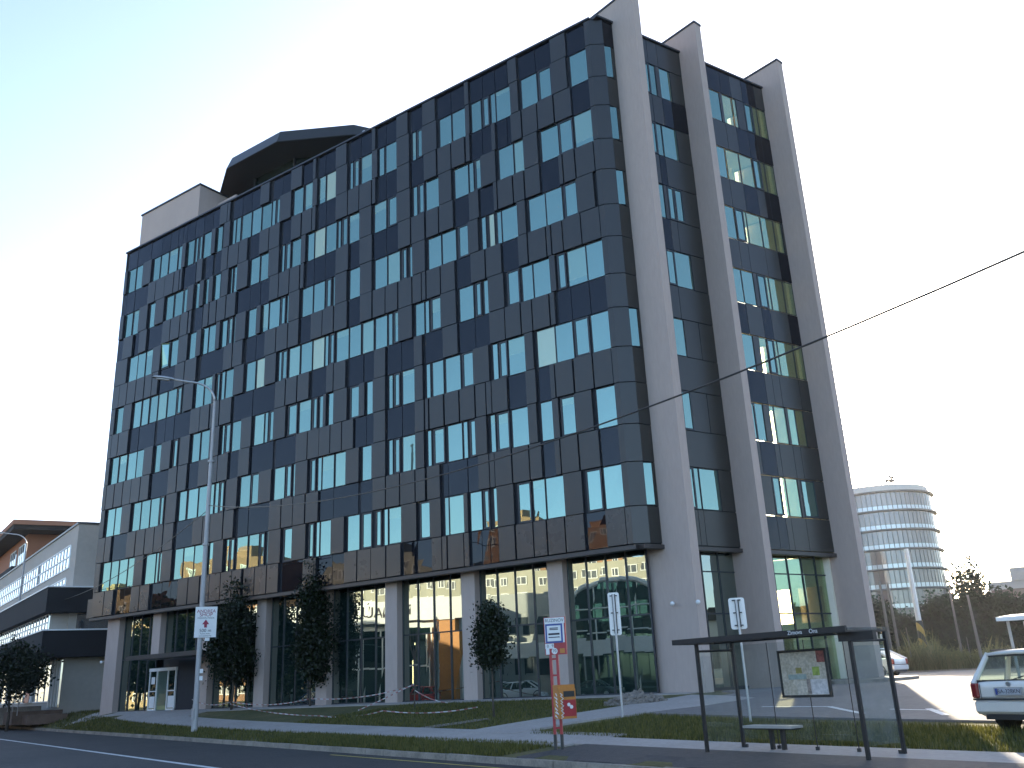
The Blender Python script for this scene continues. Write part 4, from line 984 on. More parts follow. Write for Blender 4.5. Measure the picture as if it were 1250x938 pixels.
back_sign(3.07, -8.39, 3.5, 0.34, 1.25, 'tall thin post with a narrow white sign back beside the gravel heap', (CAM.x - 3, CAM.y + 8))
back_sign(7.66, -10.27, 2.95, 0.40, 0.78, 'shorter post with a broad white sign back behind the bus shelter', (CAM.x - 7.6, CAM.y + 10))

# rubble heap
b = MB(); rr = random.Random(5)
for k in range(260):
    a = rr.uniform(0, 6.28); q = math.sqrt(rr.random())
    x, y = 1.05 + math.cos(a) * q * 1.15, -3.75 + math.sin(a) * q * 0.8
    zz = gz(x, y) + max(0, 0.42 * (1 - q) ** 0.8) * rr.uniform(0.6, 1.05)
    s_ = rr.uniform(0.03, 0.085)
    ax = Vector((rr.uniform(-1, 1), rr.uniform(-1, 1), rr.uniform(-1, 1))).normalized(); bx_ = ax.orthogonal().normalized(); cx_ = ax.cross(bx_)
    b.obox((x, y, zz), ax * s_, bx_ * s_ * rr.uniform(.5, 1), cx_ * s_ * rr.uniform(.4, .9))
n = 18; vs = [(1.05, -3.75, gz(1.05, -3.75) + 0.40)]
for rad, hh in ((.45, .27), (.85, .10), (1.2, -0.01)):
    for k in range(n):
        a = 6.283 * k / n; x, y = 1.05 + math.cos(a) * rad, -3.75 + math.sin(a) * rad * .7; vs.append((x, y, gz(x, y) + hh + rr.uniform(-.02, .03)))
b.add(vs, [(0, 1 + k, 1 + (k + 1) % n) for k in range(n)] + [(1 + r_ * n + k, 1 + (r_ + 1) * n + k, 1 + (r_ + 1) * n + (k + 1) % n, 1 + r_ * n + (k + 1) % n) for r_ in range(2) for k in range(n)])
tag(b.build('rubble_heap', M['rubble'], origin=(1.05, -3.75, gz(1.05, -3.75))), 'low heap of brownish gravel against the first concrete fin', 'gravel heap')

# ------------------------------------------------------------------ bus shelter
PA, PB, PC_, PD = Vector((8.85, -15.67, 0)), Vector((9.30, -14.95, 0)), Vector((12.12, -16.78, 0)), Vector((12.50, -16.0, 0))
sh = empty('bus_shelter', (10.6, -15.8, -0.72), 'dark framed glass bus shelter with a poster and a thin flat roof', 'bus shelter')
def shpost(p, top, label=None): return MB().obox((p.x, p.y, (top + gz(p.x, p.y)) / 2), ALONG * 0.029, INTO * 0.029, UPV * ((top - gz(p.x, p.y)) / 2)).build('post', M['brown_metal'], sh)
ZR = 1.26
for p in (PA, PB, PC_, PD): shpost(p, ZR)
cL, cR = (PA + PB) / 2, (PC_ + PD) / 2
# roof slab with fascia
rf0 = PA - ALONG * 0.36 - INTO * 0.30; rl = (PC_ - PA).dot(ALONG) + 0.36 + 0.12
a = rf0; b_ = rf0 + ALONG * rl; dep = INTO * 1.22
roof = MB().prism([tuple((a + INTO * 0.02).xy), tuple((b_ + INTO * .02).xy), tuple((b_ + dep).xy), tuple((a + dep).xy)], ZR + 0.03, ZR + 0.07).build('roof', clear_glass('roof_glass', (0.62, 0.64, 0.64), 0.05, 0.15), sh)
MB().prism([tuple(a.xy), tuple(b_.xy), tuple((b_ + INTO * .05).xy), tuple((a + INTO * .05).xy)], ZR, ZR + 0.10).build('fascia', M['brown_metal'], roof)
MB().prism([tuple((a + dep - INTO * .05).xy), tuple((b_ + dep - INTO * .05).xy), tuple((b_ + dep).xy), tuple((a + dep).xy)], ZR, ZR + 0.028).build('rear_beam', M['brown_metal'], roof)
for t in (0.0, 0.25, 0.5, 0.75, 1.0):
    q = a + ALONG * (0.03 + (rl - 0.06) * t)
    MB().prism([tuple((q - ALONG * .025 + INTO * .05).xy), tuple((q + ALONG * .025 + INTO * .05).xy), tuple((q + ALONG * .025 + dep - INTO * .05).xy), tuple((q - ALONG * .025 + dep - INTO * .05).xy)], ZR + 0.0, ZR + 0.028).build('roof_beam', M['brown_metal'], roof)
# name box over the right end panel
nb = PC_ - ALONG * 0.02
bx_ = MB().obox(V3(nb + ALONG * 0.18 - INTO * .03, ZR - 0.075), ALONG * 0.33, INTO * 0.05, UPV * 0.07).build('header_box', M['brown_metal'], sh)
for w_, dx_ in (('Zimova', -1.0), ('Ona', -0.62)): text_mesh('lettering', w_, 0.10, M['white'], V3(rf0 + ALONG * (rl + dx_), ZR + 0.052) - INTO * 0.006, ALONG, UPV, roof, 0.001)
# glass panes
GLS = clear_glass('shelter_glass', (0.94, 0.97, 0.97), 0.0, 0.03)
def pane(p, q, z0, z1, name='glass_panel', m=None):
    d = (q - p).normalized(); n = Vector((-d.y, d.x, 0)) * 0.005
    return MB().prism([tuple((p - n).xy), tuple((q - n).xy), tuple((q + n).xy), tuple((p + n).xy)], z0, z1).build(name, m or GLS, sh)
def sub(p, q, t): return p.lerp(q, t)
GLD = clear_glass('dirty_shelter_glass', (0.88, 0.92, 0.94), 0.0, 0.07)
pane(sub(PA, PB, .06), sub(PA, PB, .94), -0.55, ZR - 0.16)
pane(sub(PC_, PD, .06), sub(PC_, PD, .94), -0.52, ZR - 0.22, m=GLD)
for k in range(4): pane(PB.lerp(PD, k / 4 + .006), PB.lerp(PD, (k + 1) / 4 - .006), -0.52, ZR - 0.05)
b = MB()
for pA_, pB_ in ((PA, PB), (PC_, PD)):
    for z in (ZR - 0.14, ):
        b.tube([V3(pA_, z), V3(pB_, z)], 0.022, 6)
b.build('end_rail', M['brown_metal'], sh)
for t in (0.25, 0.5, 0.75):
    q = PB.lerp(PD, t)
    MB().obox((q.x, q.y, 0.27), ALONG * 0.005, INTO * 0.008, UPV * 0.95).build('mullion', M['brown_metal'], sh)
for t in (0.02, 0.25, 0.5, 0.75, 0.98):
    q = PB.lerp(PD, t); z = gz(q.x, q.y)
    MB().box(q.x - .03, q.x + .03, q.y - .03, q.y + .03, z, z + 0.08).build('glass_clamp', M['brown_metal'], sh)
# poster
pm, pnt, pb = nodes('poster_print')
PN, PL = pnt.nodes, pnt.links
tc = PN.new('ShaderNodeTexCoord'); vo = PN.new('ShaderNodeTexVoronoi'); vo.feature = 'F1'; vo.distance = 'CHEBYCHEV'; vo.inputs['Scale'].default_value = 5
PL.new(tc.outputs['Object'], vo.inputs['Vector'])
rp = PN.new('ShaderNodeValToRGB'); rp.color_ramp.elements[0].color = (0.46, 0.39, 0.29, 1); rp.color_ramp.elements[1].color = (0.62, 0.55, 0.45, 1)
PL.new(vo.outputs['Color'], rp.inputs[0])
nz = PN.new('ShaderNodeTexNoise'); nz.inputs['Scale'].default_value = 22; nz.inputs['Detail'].default_value = 2
PL.new(tc.outputs['Object'], nz.inputs['Vector'])
mr = PN.new('ShaderNodeMapRange'); mr.inputs[1].default_value = .4; mr.inputs[2].default_value = .62; mr.inputs[3].default_value = .78; mr.inputs[4].default_value = 1.05
PL.new(nz.outputs['Fac'], mr.inputs[0])
mx = PN.new('ShaderNodeMix'); mx.data_type = 'RGBA'; mx.blend_type = 'MULTIPLY'; mx.inputs[0].default_value = 1
PL.new(rp.outputs[0], mx.inputs[6]); PL.new(mr.outputs[0], mx.inputs[7]); PL.new(mx.outputs[2], pb.inputs['Base Color'])
pd = (PD - PB).normalized(); pd.z = 0; pnn = Vector((pd.y, -pd.x, 0))       # towards the road
q0 = Vector((10.38, -15.335, 0)); pw = 1.03
pcn = q0 + pd * (pw / 2) + pnn * 0.03 + UPV * 0.63
pos = empty('notice_board', tuple(pcn), 'framed city map poster hanging on the rear glass of the shelter', 'poster')
fr = MB()
for s_ in (-1, 1):
    fr.obox(pcn + pd * (s_ * (pw / 2)), pd * 0.022, pnn * 0.025, UPV * 0.42); fr.obox(pcn + UPV * (s_ * 0.40), pd * (pw / 2 - .022), pnn * 0.025, UPV * 0.022)
fr.build('frame', M['black'], pos)
pst = MB().obox(pcn, pd * (pw / 2 - .02), pnn * 0.012, UPV * 0.385).build('poster', pm, pos)
def patch(x, z, w, h, m): return MB().obox(pcn + pd * x + UPV * z + pnn * 0.0135, pd * w / 2, pnn * 0.001, UPV * h / 2).build('printed_block', m, pst)
patch(0.40, 0.28, 0.17, 0.20, mat('poster_red', (0.24, 0.075, 0.06), 0.6, var=0.7, scale=9, fine=.5))
patch(0.27, 0.03, 0.15, 0.15, mat('poster_green', (0.30, 0.38, 0.08), 0.6, var=0.4, scale=12))
patch(-0.10, 0.05, 0.13, 0.10, mat('poster_olive', (0.30, 0.26, 0.08), 0.6, var=0.3, scale=12))
patch(-0.15, -0.06, 0.40, 0.09, mat('poster_teal', (0.28, 0.33, 0.30), 0.6, var=0.3, scale=10))
patch(0.30, -0.24, 0.36, 0.26, mat('poster_pale', (0.58, 0.54, 0.52), 0.6, var=0.3, scale=16))
patch(0.09, -0.23, 0.10, 0.26, mat('poster_dark', (0.30, 0.24, 0.20), 0.6, var=0.6, scale=12, fine=.4))
# bench
bc0 = Vector((10.08, -15.40, 0)); bzg = gz(bc0.x, bc0.y) + .03
bench = empty('bench', (bc0.x, bc0.y, bzg), 'narrow backless bench with two legs inside the bus shelter', 'bench')
MB().obox(V3(bc0, -0.29), pd * 0.56, pnn * 0.17, UPV * 0.022).build('seat', M['metal'], bench)
MB().obox(V3(bc0, -0.325), pd * 0.54, pnn * 0.14, UPV * 0.012).build('seat_frame', M['black'], bench)
for s_ in (-0.04, 0.22): MB().obox(V3(bc0 + pd * s_, (bzg - .34) / 2), pd * 0.03, pnn * 0.04, UPV * ((-.34 - bzg) / 2)).build('leg', M['brown_metal'], bench)

# ------------------------------------------------------------------ trees
def foliage(name, blobs, nleaf, leaf, m, parent, seed, droop=0.3):
    """small leaf quads scattered in clumps through the crown's volume"""
    rr = random.Random(seed)
    b = MB()
    tot = sum(q[3] * q[4] * q[5] for q in blobs) ** 1.0
    for cx, cy, cz, rx, ry, rz in blobs:
        k = int(nleaf * rx * ry * rz / tot)
        ncl = max(3, k // 14)
        for _ in range(ncl):
            a = rr.uniform(0, 6.283); c = rr.uniform(-1, 1); q = rr.random() ** 0.42
            s_ = math.sqrt(1 - c * c)
            px_, py_, pz_ = cx + rx * q * s_ * math.cos(a), cy + ry * q * s_ * math.sin(a), cz + rz * q * c
            for _ in range(14):
                p = Vector((px_ + rr.gauss(0, leaf * 1.5), py_ + rr.gauss(0, leaf * 1.5), pz_ + rr.gauss(0, leaf * 1.3)))
                n = Vector((rr.gauss(0, 1), rr.gauss(0, 1), rr.gauss(0.4, 1))).normalized()
                u = n.orthogonal().normalized(); w = n.cross(u)
                th = rr.uniform(0, 6.283); u, w = u * math.cos(th) + w * math.sin(th), w * math.cos(th) - u * math.sin(th)
                l = leaf * rr.uniform(0.6, 1.25)
                b.add([p - u * l * .5, p + w * l * .36, p + u * l * .6, p - w * l * .36], [(0, 1, 2, 3)])
    return b.build(name, m, parent)
def tree(name, x, y, z, crown, nleaf, leaf, label, trunk_r=0.06, m='leaf_dark', seed=1, group=None, cat='tree', limbs=7):
    root = empty(name, (x, y, z), label, cat, group)
    rr = random.Random(seed)
    cz0 = min(q[2] - q[5] for q in crown); cz1 = max(q[2] + q[5] for q in crown)
    pts = [(x, y, z - 0.1)]; rad = [trunk_r * 1.25]
    for t in (0.15, 0.4, 0.65, 0.95):
        zz = z + (cz1 - z) * t
        pts.append((x + rr.gauss(0, .03) * (1 + t), y + rr.gauss(0, .03) * (1 + t), zz)); rad.append(trunk_r * (1 - t * .8))
    b = MB().tube(pts, rad, 8)
    for k in range(limbs):
        q = rr.choice(crown); zz = cz0 + (q[2] - cz0) * rr.uniform(0.1, .7)
        e = Vector((q[0] + rr.uniform(-.7, .7) * q[3], q[1] + rr.uniform(-.7, .7) * q[4], q[2] + rr.uniform(0, .6) * q[5]))
        s0 = Vector((x, y, zz)); mid = s0.lerp(e, .5) + UPV * .1
        b.tube([s0, mid, e], [trunk_r * .5, trunk_r * .3, trunk_r * .1], 5)
    b.build('trunk', M['bark'], root, smooth=True)
    foliage('crown', crown, nleaf, leaf, M[m], root, seed)
    return root
G1 = 'young street trees on the lawn'
def oval(x, y, z0, z1, r, seed, tip=True):
    rr = random.Random(seed); h = z1 - z0; out = []
    n = 9
    for k in range(n):
        t = (k + 0.5) / n
        w = r * (0.62 + 0.75 * t if t < 0.35 else 0.90 * (1 - ((t - 0.35) / 0.68) ** 1.5) + 0.02)
        for j in range(3 if w > 0.5 * r else 1):
            a = rr.uniform(0, 6.28); o = w * 0.42 * (1 if w > .5 * r else .1)
            out.append((x + math.cos(a) * o, y + math.sin(a) * o, z0 + h * t + rr.uniform(-.1, .1), w * .66, w * .66, h / n * 1.25))
    return out
tree('maple_tree', -24.7, -0.46, gz(-24.7, -.46), oval(-24.7, -.46, 1.7, 6.3, 1.55, 3) + [(-25.5, -.6, 6.2, .16, .16, .5), (-24.9, -.4, 6.5, .15, .15, .5), (-24.3, -.3, 6.2, .16, .16, .5)], 15000, 0.16, 'round dark maple with three upright tips just right of the arrow sign', 0.06, seed=21, group=G1)
tree('maple_tree', -19.0, -0.15, gz(-19, -.15) - .3, oval(-19.0, -0.15, 1.6, 6.85, 1.08, 8) + [(-19.1, -.2, 6.7, .24, .24, .55)], 16000, 0.155, 'tallest dark maple with narrow pointed crown before the fifth pillar from the left', 0.06, seed=33, group=G1)
tree('maple_tree', -2.74, -6.82, gz(-2.7, -6.8), oval(-2.74, -6.82, 1.3, 3.55, 0.66, 5), 6500, 0.11, 'smallest maple with a compact leafy crown left of the bus stop sign', 0.035, seed=44, group=G1)
# bare sapling tied up with tape
def sapling(x, y, label, seed):
    rr = random.Random(seed); z = gz(x, y)
    r = empty('sapling', (x, y, z), label, 'sapling')
    MB().tube([(x, y, z), (x + .02, y, z + 1.4), (x - .02, y, z + 2.4)], [.03, .022, .012], 6).build('trunk', M['bark'], r)
    b = MB()
    for k in range(9):
        a = rr.uniform(0, 6.28); z0 = z + rr.uniform(1.5, 2.2)
        b.tube([(x, y, z0), (x + math.cos(a) * .16, y + math.sin(a) * .16, z0 + .5), (x + math.cos(a) * .22, y + math.sin(a) * .22, z0 + 1.2 + rr.uniform(-.3, .5))], [.012, .008, .004], 4)
    b.build('branch', M['bark'], r)
sapling(-10.35, -2.2, 'bare thin sapling wrapped with barrier tape before the glass front', 3)
# barrier tape
tm, tnt, tb = nodes('barrier_tape')
w_ = tnt.nodes.new('ShaderNodeTexWave'); w_.inputs['Scale'].default_value = 1.6; w_.bands_direction = 'DIAGONAL'
t_ = tnt.nodes.new('ShaderNodeTexCoord'); tnt.links.new(t_.outputs['Object'], w_.inputs['Vector'])
r_ = tnt.nodes.new('ShaderNodeValToRGB'); r_.color_ramp.interpolation = 'CONSTANT'; r_.color_ramp.elements[0].color = (.45, .45, .44, 1); r_.color_ramp.elements[1].position = .55; r_.color_ramp.elements[1].color = (.32, .12, .11, 1)
tnt.links.new(w_.outputs['Fac'], r_.inputs[0]); tnt.links.new(r_.outputs[0], tb.inputs['Base Color'])
def tape(pts, sag, label):
    b = MB()
    for a, c in zip(pts, pts[1:]):
        a, c = Vector(a), Vector(c); n = 10
        for k in range(n):
            t0, t1 = k / n, (k + 1) / n
            p, q = a.lerp(c, t0), a.lerp(c, t1); p.z -= sag * 4 * t0 * (1 - t0); q.z -= sag * 4 * t1 * (1 - t1)
            tw = 0.02 * math.sin(k * 1.3)
            b.add([p - UPV * .020, q - UPV * .020, q + UPV * .020 + Vector((0, tw, 0)), p + UPV * .020 + Vector((0, tw, 0))], [(0, 1, 2, 3)])
    tag(b.build('barrier_tape', tm, origin=pts[0]), label, 'barrier tape')
tape([(-29.0, .2, .55), (-24.7, -.46, .35), (-19.0, -.15, .35), (-10.35, -2.2, 0.75)], .22, 'red and white barrier tape strung low between the maples')
tape([(-24.7, -.55, .25), (-13.5, -4.7, -.30), (-10.2, -4.3, -.18), (-4.2, -5.8, -.1)], .14, 'red and white barrier tape lying along the lawn edge')
tape([(-10.35, -2.2, .8), (-11.9, -4.0, -.15)], .02, 'short slanting tape running down from the bare sapling')
tape([(-10.35, -2.2, .55), (-8.2, -2.6, .0)], .1, 'short tape trailing right from the bare sapling to the lawn')
# dug earth patch on the lawn
b = MB(); pts = []
for k in range(14):
    a = 6.283 * k / 14; rr_ = rnd.uniform(.75, 1.2)
    x, y = -3.2 + math.cos(a) * .55 * rr_ + math.sin(a) * .5, -8.6 + math.sin(a) * 1.3 * rr_
    pts.append(gp(x, y, 0.016))
b.add(pts, [tuple(range(14))])
b.build('earth_patch', M['rubble'])['kind'] = 'structure'
# ------------------------------------------------------------------ beige neighbour on the left
M['beige'] = mat('beige_render', (0.42, 0.38, 0.33), 0.9, var=0.07, scale=0.25, bump=0.15, bscale=40, fine=0.04)
M['band'] = mat('dark_band_sheet', (0.014, 0.013, 0.014), 0.9, var=0.12, scale=0.5, stretch=(1, 1, .3))
M['win_n'] = reflective_glass('neighbour_window_glass', (0.95, 0.95, 0.92), (0.10, 0.11, 0.12), refl=0.55, wob=0.05)
M['orange'] = mat('terracotta_render', (0.34, 0.15, 0.085), 0.9, var=0.08, scale=0.3)
NC = Vector((-48.45, 3.05)); NU = U.copy(); NV = Vector((0.45, 0.89)).normalized()
nb_ = empty('beige_building', (-60, 8, 0.2), 'beige four storey building with dark overhanging bands beside the glass block', 'building')
def nprism(u0, u1, v0, v1, z0, z1, b):      # u to the left along the street, v into the depth (skewed plan)
    P_ = lambda u, v: tuple(NC + NU * u + NV * v)
    return b.prism([P_(u0, v0), P_(u1, v0), P_(u1, v1), P_(u0, v1)], z0, z1)
nprism(0, 75, 0.3, 18, -0.5, 13.35, MB()).build('wall', M['beige'], nb_)
nprism(-.1, 75.1, 0.2, 18.1, 13.352, 13.5, MB()).build('coping', M['coping'], nb_)
for z0, z1 in ((3.75, 5.55), (6.85, 8.55)):
    o = nprism(-1.3, 75, -1.5, 19.4, z0, z1, MB()).build('overhang_band', M['band'], nb_)
    nprism(-1.36, 75, -1.56, 19.46, z1 + .002, z1 + .10, MB()).build('coping', M['white'], o)
def nribbon(z0, z1, u0, u1, v, step, rows_, name):
    fr = MB(); gl = MB()
    n = int((u1 - u0) / step)
    nprism(u0, u1, v - .03, v + .25, z0, z1, gl)
    for k in range(n + 1):
        u = u0 + (u1 - u0) * k / n
        nprism(u - .07, u + .07, v - .07, v - .031, z0, z1, fr)
    for k in range(rows_ + 1):
        z = z0 + (z1 - z0) * k / rows_
        nprism(u0, u1, v - .075, v - .032, z - .05, z + .05, fr)
    o = gl.build(name, M['win_n'], nb_); fr.build('frame', M['white'], o)
nribbon(10.35, 12.05, 2.0, 60, 0.3, 1.15, 2, 'ribbon_window')
nribbon(8.75, 10.0 - .35, 2.6, 60, 0.3, 1.15, 2, 'ribbon_window')
nribbon(5.68, 6.84, 0.5, 60, -0.9, 1.15, 2, 'ribbon_window')
b = MB(); nprism(0.3, 75, -0.85, 0.29, 5.66, 6.845, b); b.build('bay_wall', M['beige'], nb_)
b = MB(); nprism(-0.04, 0.0, 0.8, 17, 5.70, 6.80, b); b.build('side_window', M['win_n'], nb_)
# shop floor
nribbon(0.8, 3.6, 3.4, 26, 0.3, 2.3, 1, 'shop_window')
b = MB(); nprism(0.3, 3.2, 0.18, 0.34, 0.4, 3.6, b); b.build('shop_door', M['win_n'], nb_)
b = MB()
for u in (0.3, 1.2, 2.2, 3.2): nprism(u - .06, u + .06, .08, .17, .4, 3.6, b)
b.build('door_frame', M['white'], nb_)
M['green'] = mat('shop_green', (0.10, 0.22, 0.08), 0.5, var=0.2)
for u in (4.9, 8.8):
    b = MB(); nprism(u, u + 1.1, -.06, .0, 2.55, 3.35, b); o = b.build('shop_sign', M['white'], nb_)
    b = MB(); nprism(u + .15, u + .7, -.07, -.062, 2.95, 3.2, b); b.build('sign_print', M['green'], o)
b = MB(); nprism(10.3, 13.6, .1, .24, .8, 3.5, b); po = b.build('window_poster', M['white'], nb_)
def npt(u, z, v=.06): return (*(NC + NU * u + NV * v), z)
b = MB(); b.add([npt(13.2, .8), npt(10.9, .8), npt(10.7, 1.5), npt(11.2, 2.2), npt(11.1, 2.9), npt(11.35, 3.3), npt(11.6, 2.9), npt(11.7, 2.3), npt(12.3, 1.6)], [tuple(range(9))])
b.build('red_figure', M['red'], po)
b = MB(); nprism(2.0, 40, -3.2, -.5, -.6, .55, b); b.build('terrace', M['kerb'], nb_)
b = MB(); nprism(-1.5, 2.0, -2.8, .25, -.6, .25, b); nprism(-3.4, -1.5, -2.2, .2, -.6, .0, b); b.build('steps', mat('brown_step', (.13, .085, .06), .9, var=.3, scale=2), nb_)
rail = MB()
for k in range(60):
    u = 2.3 + k * .28
    rail.tube([npt(u, .5, -3.1), npt(u, 1.45, -3.1)], .022 if k % 6 else .035, 4)
rail.tube([npt(2.3, 1.48, -3.1), npt(19, 1.48, -3.1)], .035, 5); rail.tube([npt(2.3, .62, -3.1), npt(19, .62, -3.1)], .025, 5)
rail.build('railing', M['metal'], nb_)
rail = MB()
for u0, u1, za, zb in ((-2.6, 2.2, .95, 1.35), (-2.6, 2.2, .55, .95)): rail.tube([npt(u0, za, -2.7), npt(u1, zb, -2.7)], .03, 5)
for u in (-2.6, -.6, 1.4): rail.tube([npt(u, .0, -2.7), npt(u, 1.2, -2.7)], .03, 5)
rail.build('handrail', M['metal'], nb_)

ob = empty('terracotta_building', (-90, 22, 0), 'orange brown building with a flat overhanging roof rising behind the beige one', 'building')
OA = Vector((-82.0, 16.5)); OU = U; OV = Vector((.45, .89)).normalized()
def oprism(u0, u1, v0, v1, z0, z1, b):
    P_ = lambda u, v: tuple(OA + OU * u + OV * v)
    return b.prism([P_(u0, v0), P_(u1, v0), P_(u1, v1), P_(u0, v1)], z0, z1)
oprism(0, 40, 0, 20, 0, 18.2, MB()).build('wall', M['orange'], ob)
oprism(-3.2, 41, -2, 21, 18.7, 19.2, MB()).build('roof', M['orange'], ob)
oprism(-3.0, 41, -1.9, 21, 18.2, 18.7, MB()).build('eaves', M['band'], ob)
oprism(-1.2, 40, -1.4, 0, 13.0, 14.6, MB()).build('balcony', M['band'], ob)
for u in (1.0, 6.5):
    o = oprism(u, u + 3.6, -.06, .1, 15.2, 17.3, MB()).build('window', M['win_n'], ob)
    b = MB()
    for q in (0, 1.2, 2.4, 3.5): oprism(u + q, u + q + .1, -.1, -.062, 15.2, 17.3, b)
    oprism(u, u + 3.6, -.1, -.063, 15.15, 15.25, b); oprism(u, u + 3.6, -.1, -.063, 17.25, 17.35, b)
    b.build('frame', M['white'], o)

# ------------------------------------------------------------------ round tower far right
TC = Vector((-22.6, 140.5)); TR = 9.6
M['tower_glass'] = reflective_glass('tower_glass', (0.80, 0.86, 0.86), (0.135, 0.105, 0.098), refl=0.11, rough=0.06, wob=0.03)
M['tower_pane'] = reflective_glass('tower_pale_panel', (0.85, 0.92, 0.92), (0.42, 0.45, 0.45), refl=0.20, rough=0.08, wob=0)
M['tower_slab'] = mat('tower_slab', (0.09, 0.085, 0.085), 0.6, var=.1)
M['tower_top'] = mat('tower_parapet', (0.52, 0.50, 0.47), 0.7, var=.06)
tw = empty('round_tower', (TC.x, TC.y, 0), 'round glass office tower with dark floor rings in the far right distance', 'tower')
def circ(r, n=72, ph=0): return [(TC.x + r * math.cos(2 * math.pi * (k + ph) / n), TC.y + r * math.sin(2 * math.pi * (k + ph) / n)) for k in range(n)]
FHT = 3.33
for k in range(9):
    z = 29.2 - FHT * k
    MB().prism(circ(TR + .55), z - .14, z + .14).build('floor_ring', M['tower_slab'], tw)
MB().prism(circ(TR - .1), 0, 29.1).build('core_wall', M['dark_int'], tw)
n = 72; C0 = circ(TR)
rr = random.Random(9)
for k in range(9):
    z1 = 29.2 - FHT * k - .14; z0 = z1 - FHT + .28
    if z0 < .2: break
    gl = MB(); pl = MB(); ml = MB()
    for i in range(n):
        a, c = C0[i], C0[(i + 1) % n]
        if 36 < i and True:
            gl.add([(*a, z0 + .75), (*c, z0 + .75), (*c, z1), (*a, z1)], [(0, 1, 2, 3)])
            pl.add([(*a, z0), (*c, z0), (*c, z0 + .74), (*a, z0 + .74)], [(0, 1, 2, 3)])
            ml.box(a[0] - .05, a[0] + .05, a[1] - .05, a[1] + .05, z0, z1)
        else:
            gl.add([(*a, z0), (*c, z0), (*c, z1), (*a, z1)], [(0, 1, 2, 3)])
    o = gl.build('glazing', M['tower_glass'], tw); pl.build('breast_panel', M['tower_pane'], o); ml.build('mullion', M['tower_slab'], o)
MB().prism(circ(TR - .3), 29.35, 30.5).build('parapet', M['tower_top'], tw)
b = MB()
for k in range(9):
    x = TC.x - 8.5 + k * 0.42 + (8 if k > 4 else 0) + 2.5; y = TC.y - 6.2
    for q in range(3): b.obox((x + rr.uniform(-.3, .3), y, 31.5 + rr.uniform(-.3, .7)), (rr.uniform(.15, .5), 0, rr.uniform(-.15, .25)), (0, .08, 0), (0, 0, .14))
    b.tube([(x, y, 30.4), (x, y, 32.0)], .07, 4)
b.build('roof_sign', M['tower_slab'], tw)
MB().tube([(TC.x + 3.0, TC.y - 6, 30.4), (TC.x + 3.0, TC.y - 6, 33.0)], .14, 6).build('antenna', M['metal'], tw)
fb = empty('distant_block', (-5.0, 168, 0), 'pale hazy office block far away behind the trees at the right edge', 'building')
M['far'] = mat('far_block', (0.30, 0.31, 0.32), .8, var=.05)
MB().box(-10.0, 14, 165.5, 185, 0, 14.6).build('wall', M['far'], fb)
MB().box(-5.8, -1.0, 165.2, 180, 14.6, 17.0).build('roof_housing', M['far'], fb)
b = MB()
for k in range(4): b.box(-9.6, 13.6, 165.3, 165.45, 1.6 + k * 3.3, 3.2 + k * 3.3)
b.build('window', M['tower_glass'], fb)

# trees and scrub in front of the tower
def clump(x, y, h, r, seed, pointed=False):
    rr = random.Random(seed); out = []
    if pointed:
        for k in range(7):
            t = k / 6; out.append((x + rr.uniform(-.15, .15), y, 0.8 + h * .95 * t, r * (1 - t * .85) * .9, r * (1 - t * .85) * .9, h / 7))
    else:
        for k in range(9):
            a = rr.uniform(0, 6.28); q = rr.uniform(.1, .75) * r
            z = h * rr.uniform(.38, .84); s_ = r * rr.uniform(.32, .52)
            out.append((x + math.cos(a) * q, y + math.sin(a) * q, z, s_, s_, s_ * .85))
        out.append((x, y, h * .45, r * .7, r * .7, h * .3))
    return out
far_trees = [(-7.3, 58, 7.2, 3.0, 0, 'broad dark tree half hidden by the right concrete fin'), (-3.6, 61, 4.6, 2.3, 0, 'low bushy tree below the rings of the round tower'),
             (-0.6, 60.5, 6.6, 2.5, 0, 'bushy dark tree at the right edge of the round tower'), (1.7, 61.5, 8.8, 1.35, 1, 'left of two slim pointed conifers before the white sky'),
             (2.75, 61.8, 8.9, 1.5, 1, 'right of two slim pointed conifers before the white sky'), (4.7, 62, 7.0, 1.7, 0, 'loose airy tree with gaps right of the pointed conifers'),
             (6.6, 61, 6.6, 2.1, 0, 'dense dark tree before the hazy far block'), (9.2, 61, 6.2, 2.4, 0, 'dark tree above the white carport roof'), (12.5, 60, 6.0, 2.6, 0, 'dark tree at the far right picture edge')]
for i, (x, y, h, r, pt, lab) in enumerate(far_trees):
    tree('far_tree' if not pt else 'conifer', x, y, 0, clump(x, y, h, r, 50 + i, pt), 13000 if not pt else 8000, 0.34, lab, .14, 'leaf_far', 60 + i, 'trees behind the car park')
# hedge-like shrub mass under them
hb = []
rr = random.Random(4)
for k in range(34):
    x = -9 + k * .85; hb.append((x, 57 + rr.uniform(-1, 1), 1.3 + rr.uniform(-.2, .6), 1.2, 1.0, 1.25 + rr.uniform(0, .7)))
o = foliage('shrubbery', hb, 20000, .30, M['leaf_far'], None, 77); o['kind'] = 'stuff'; tag(o, 'dark continuous scrub below the far trees', 'scrub')
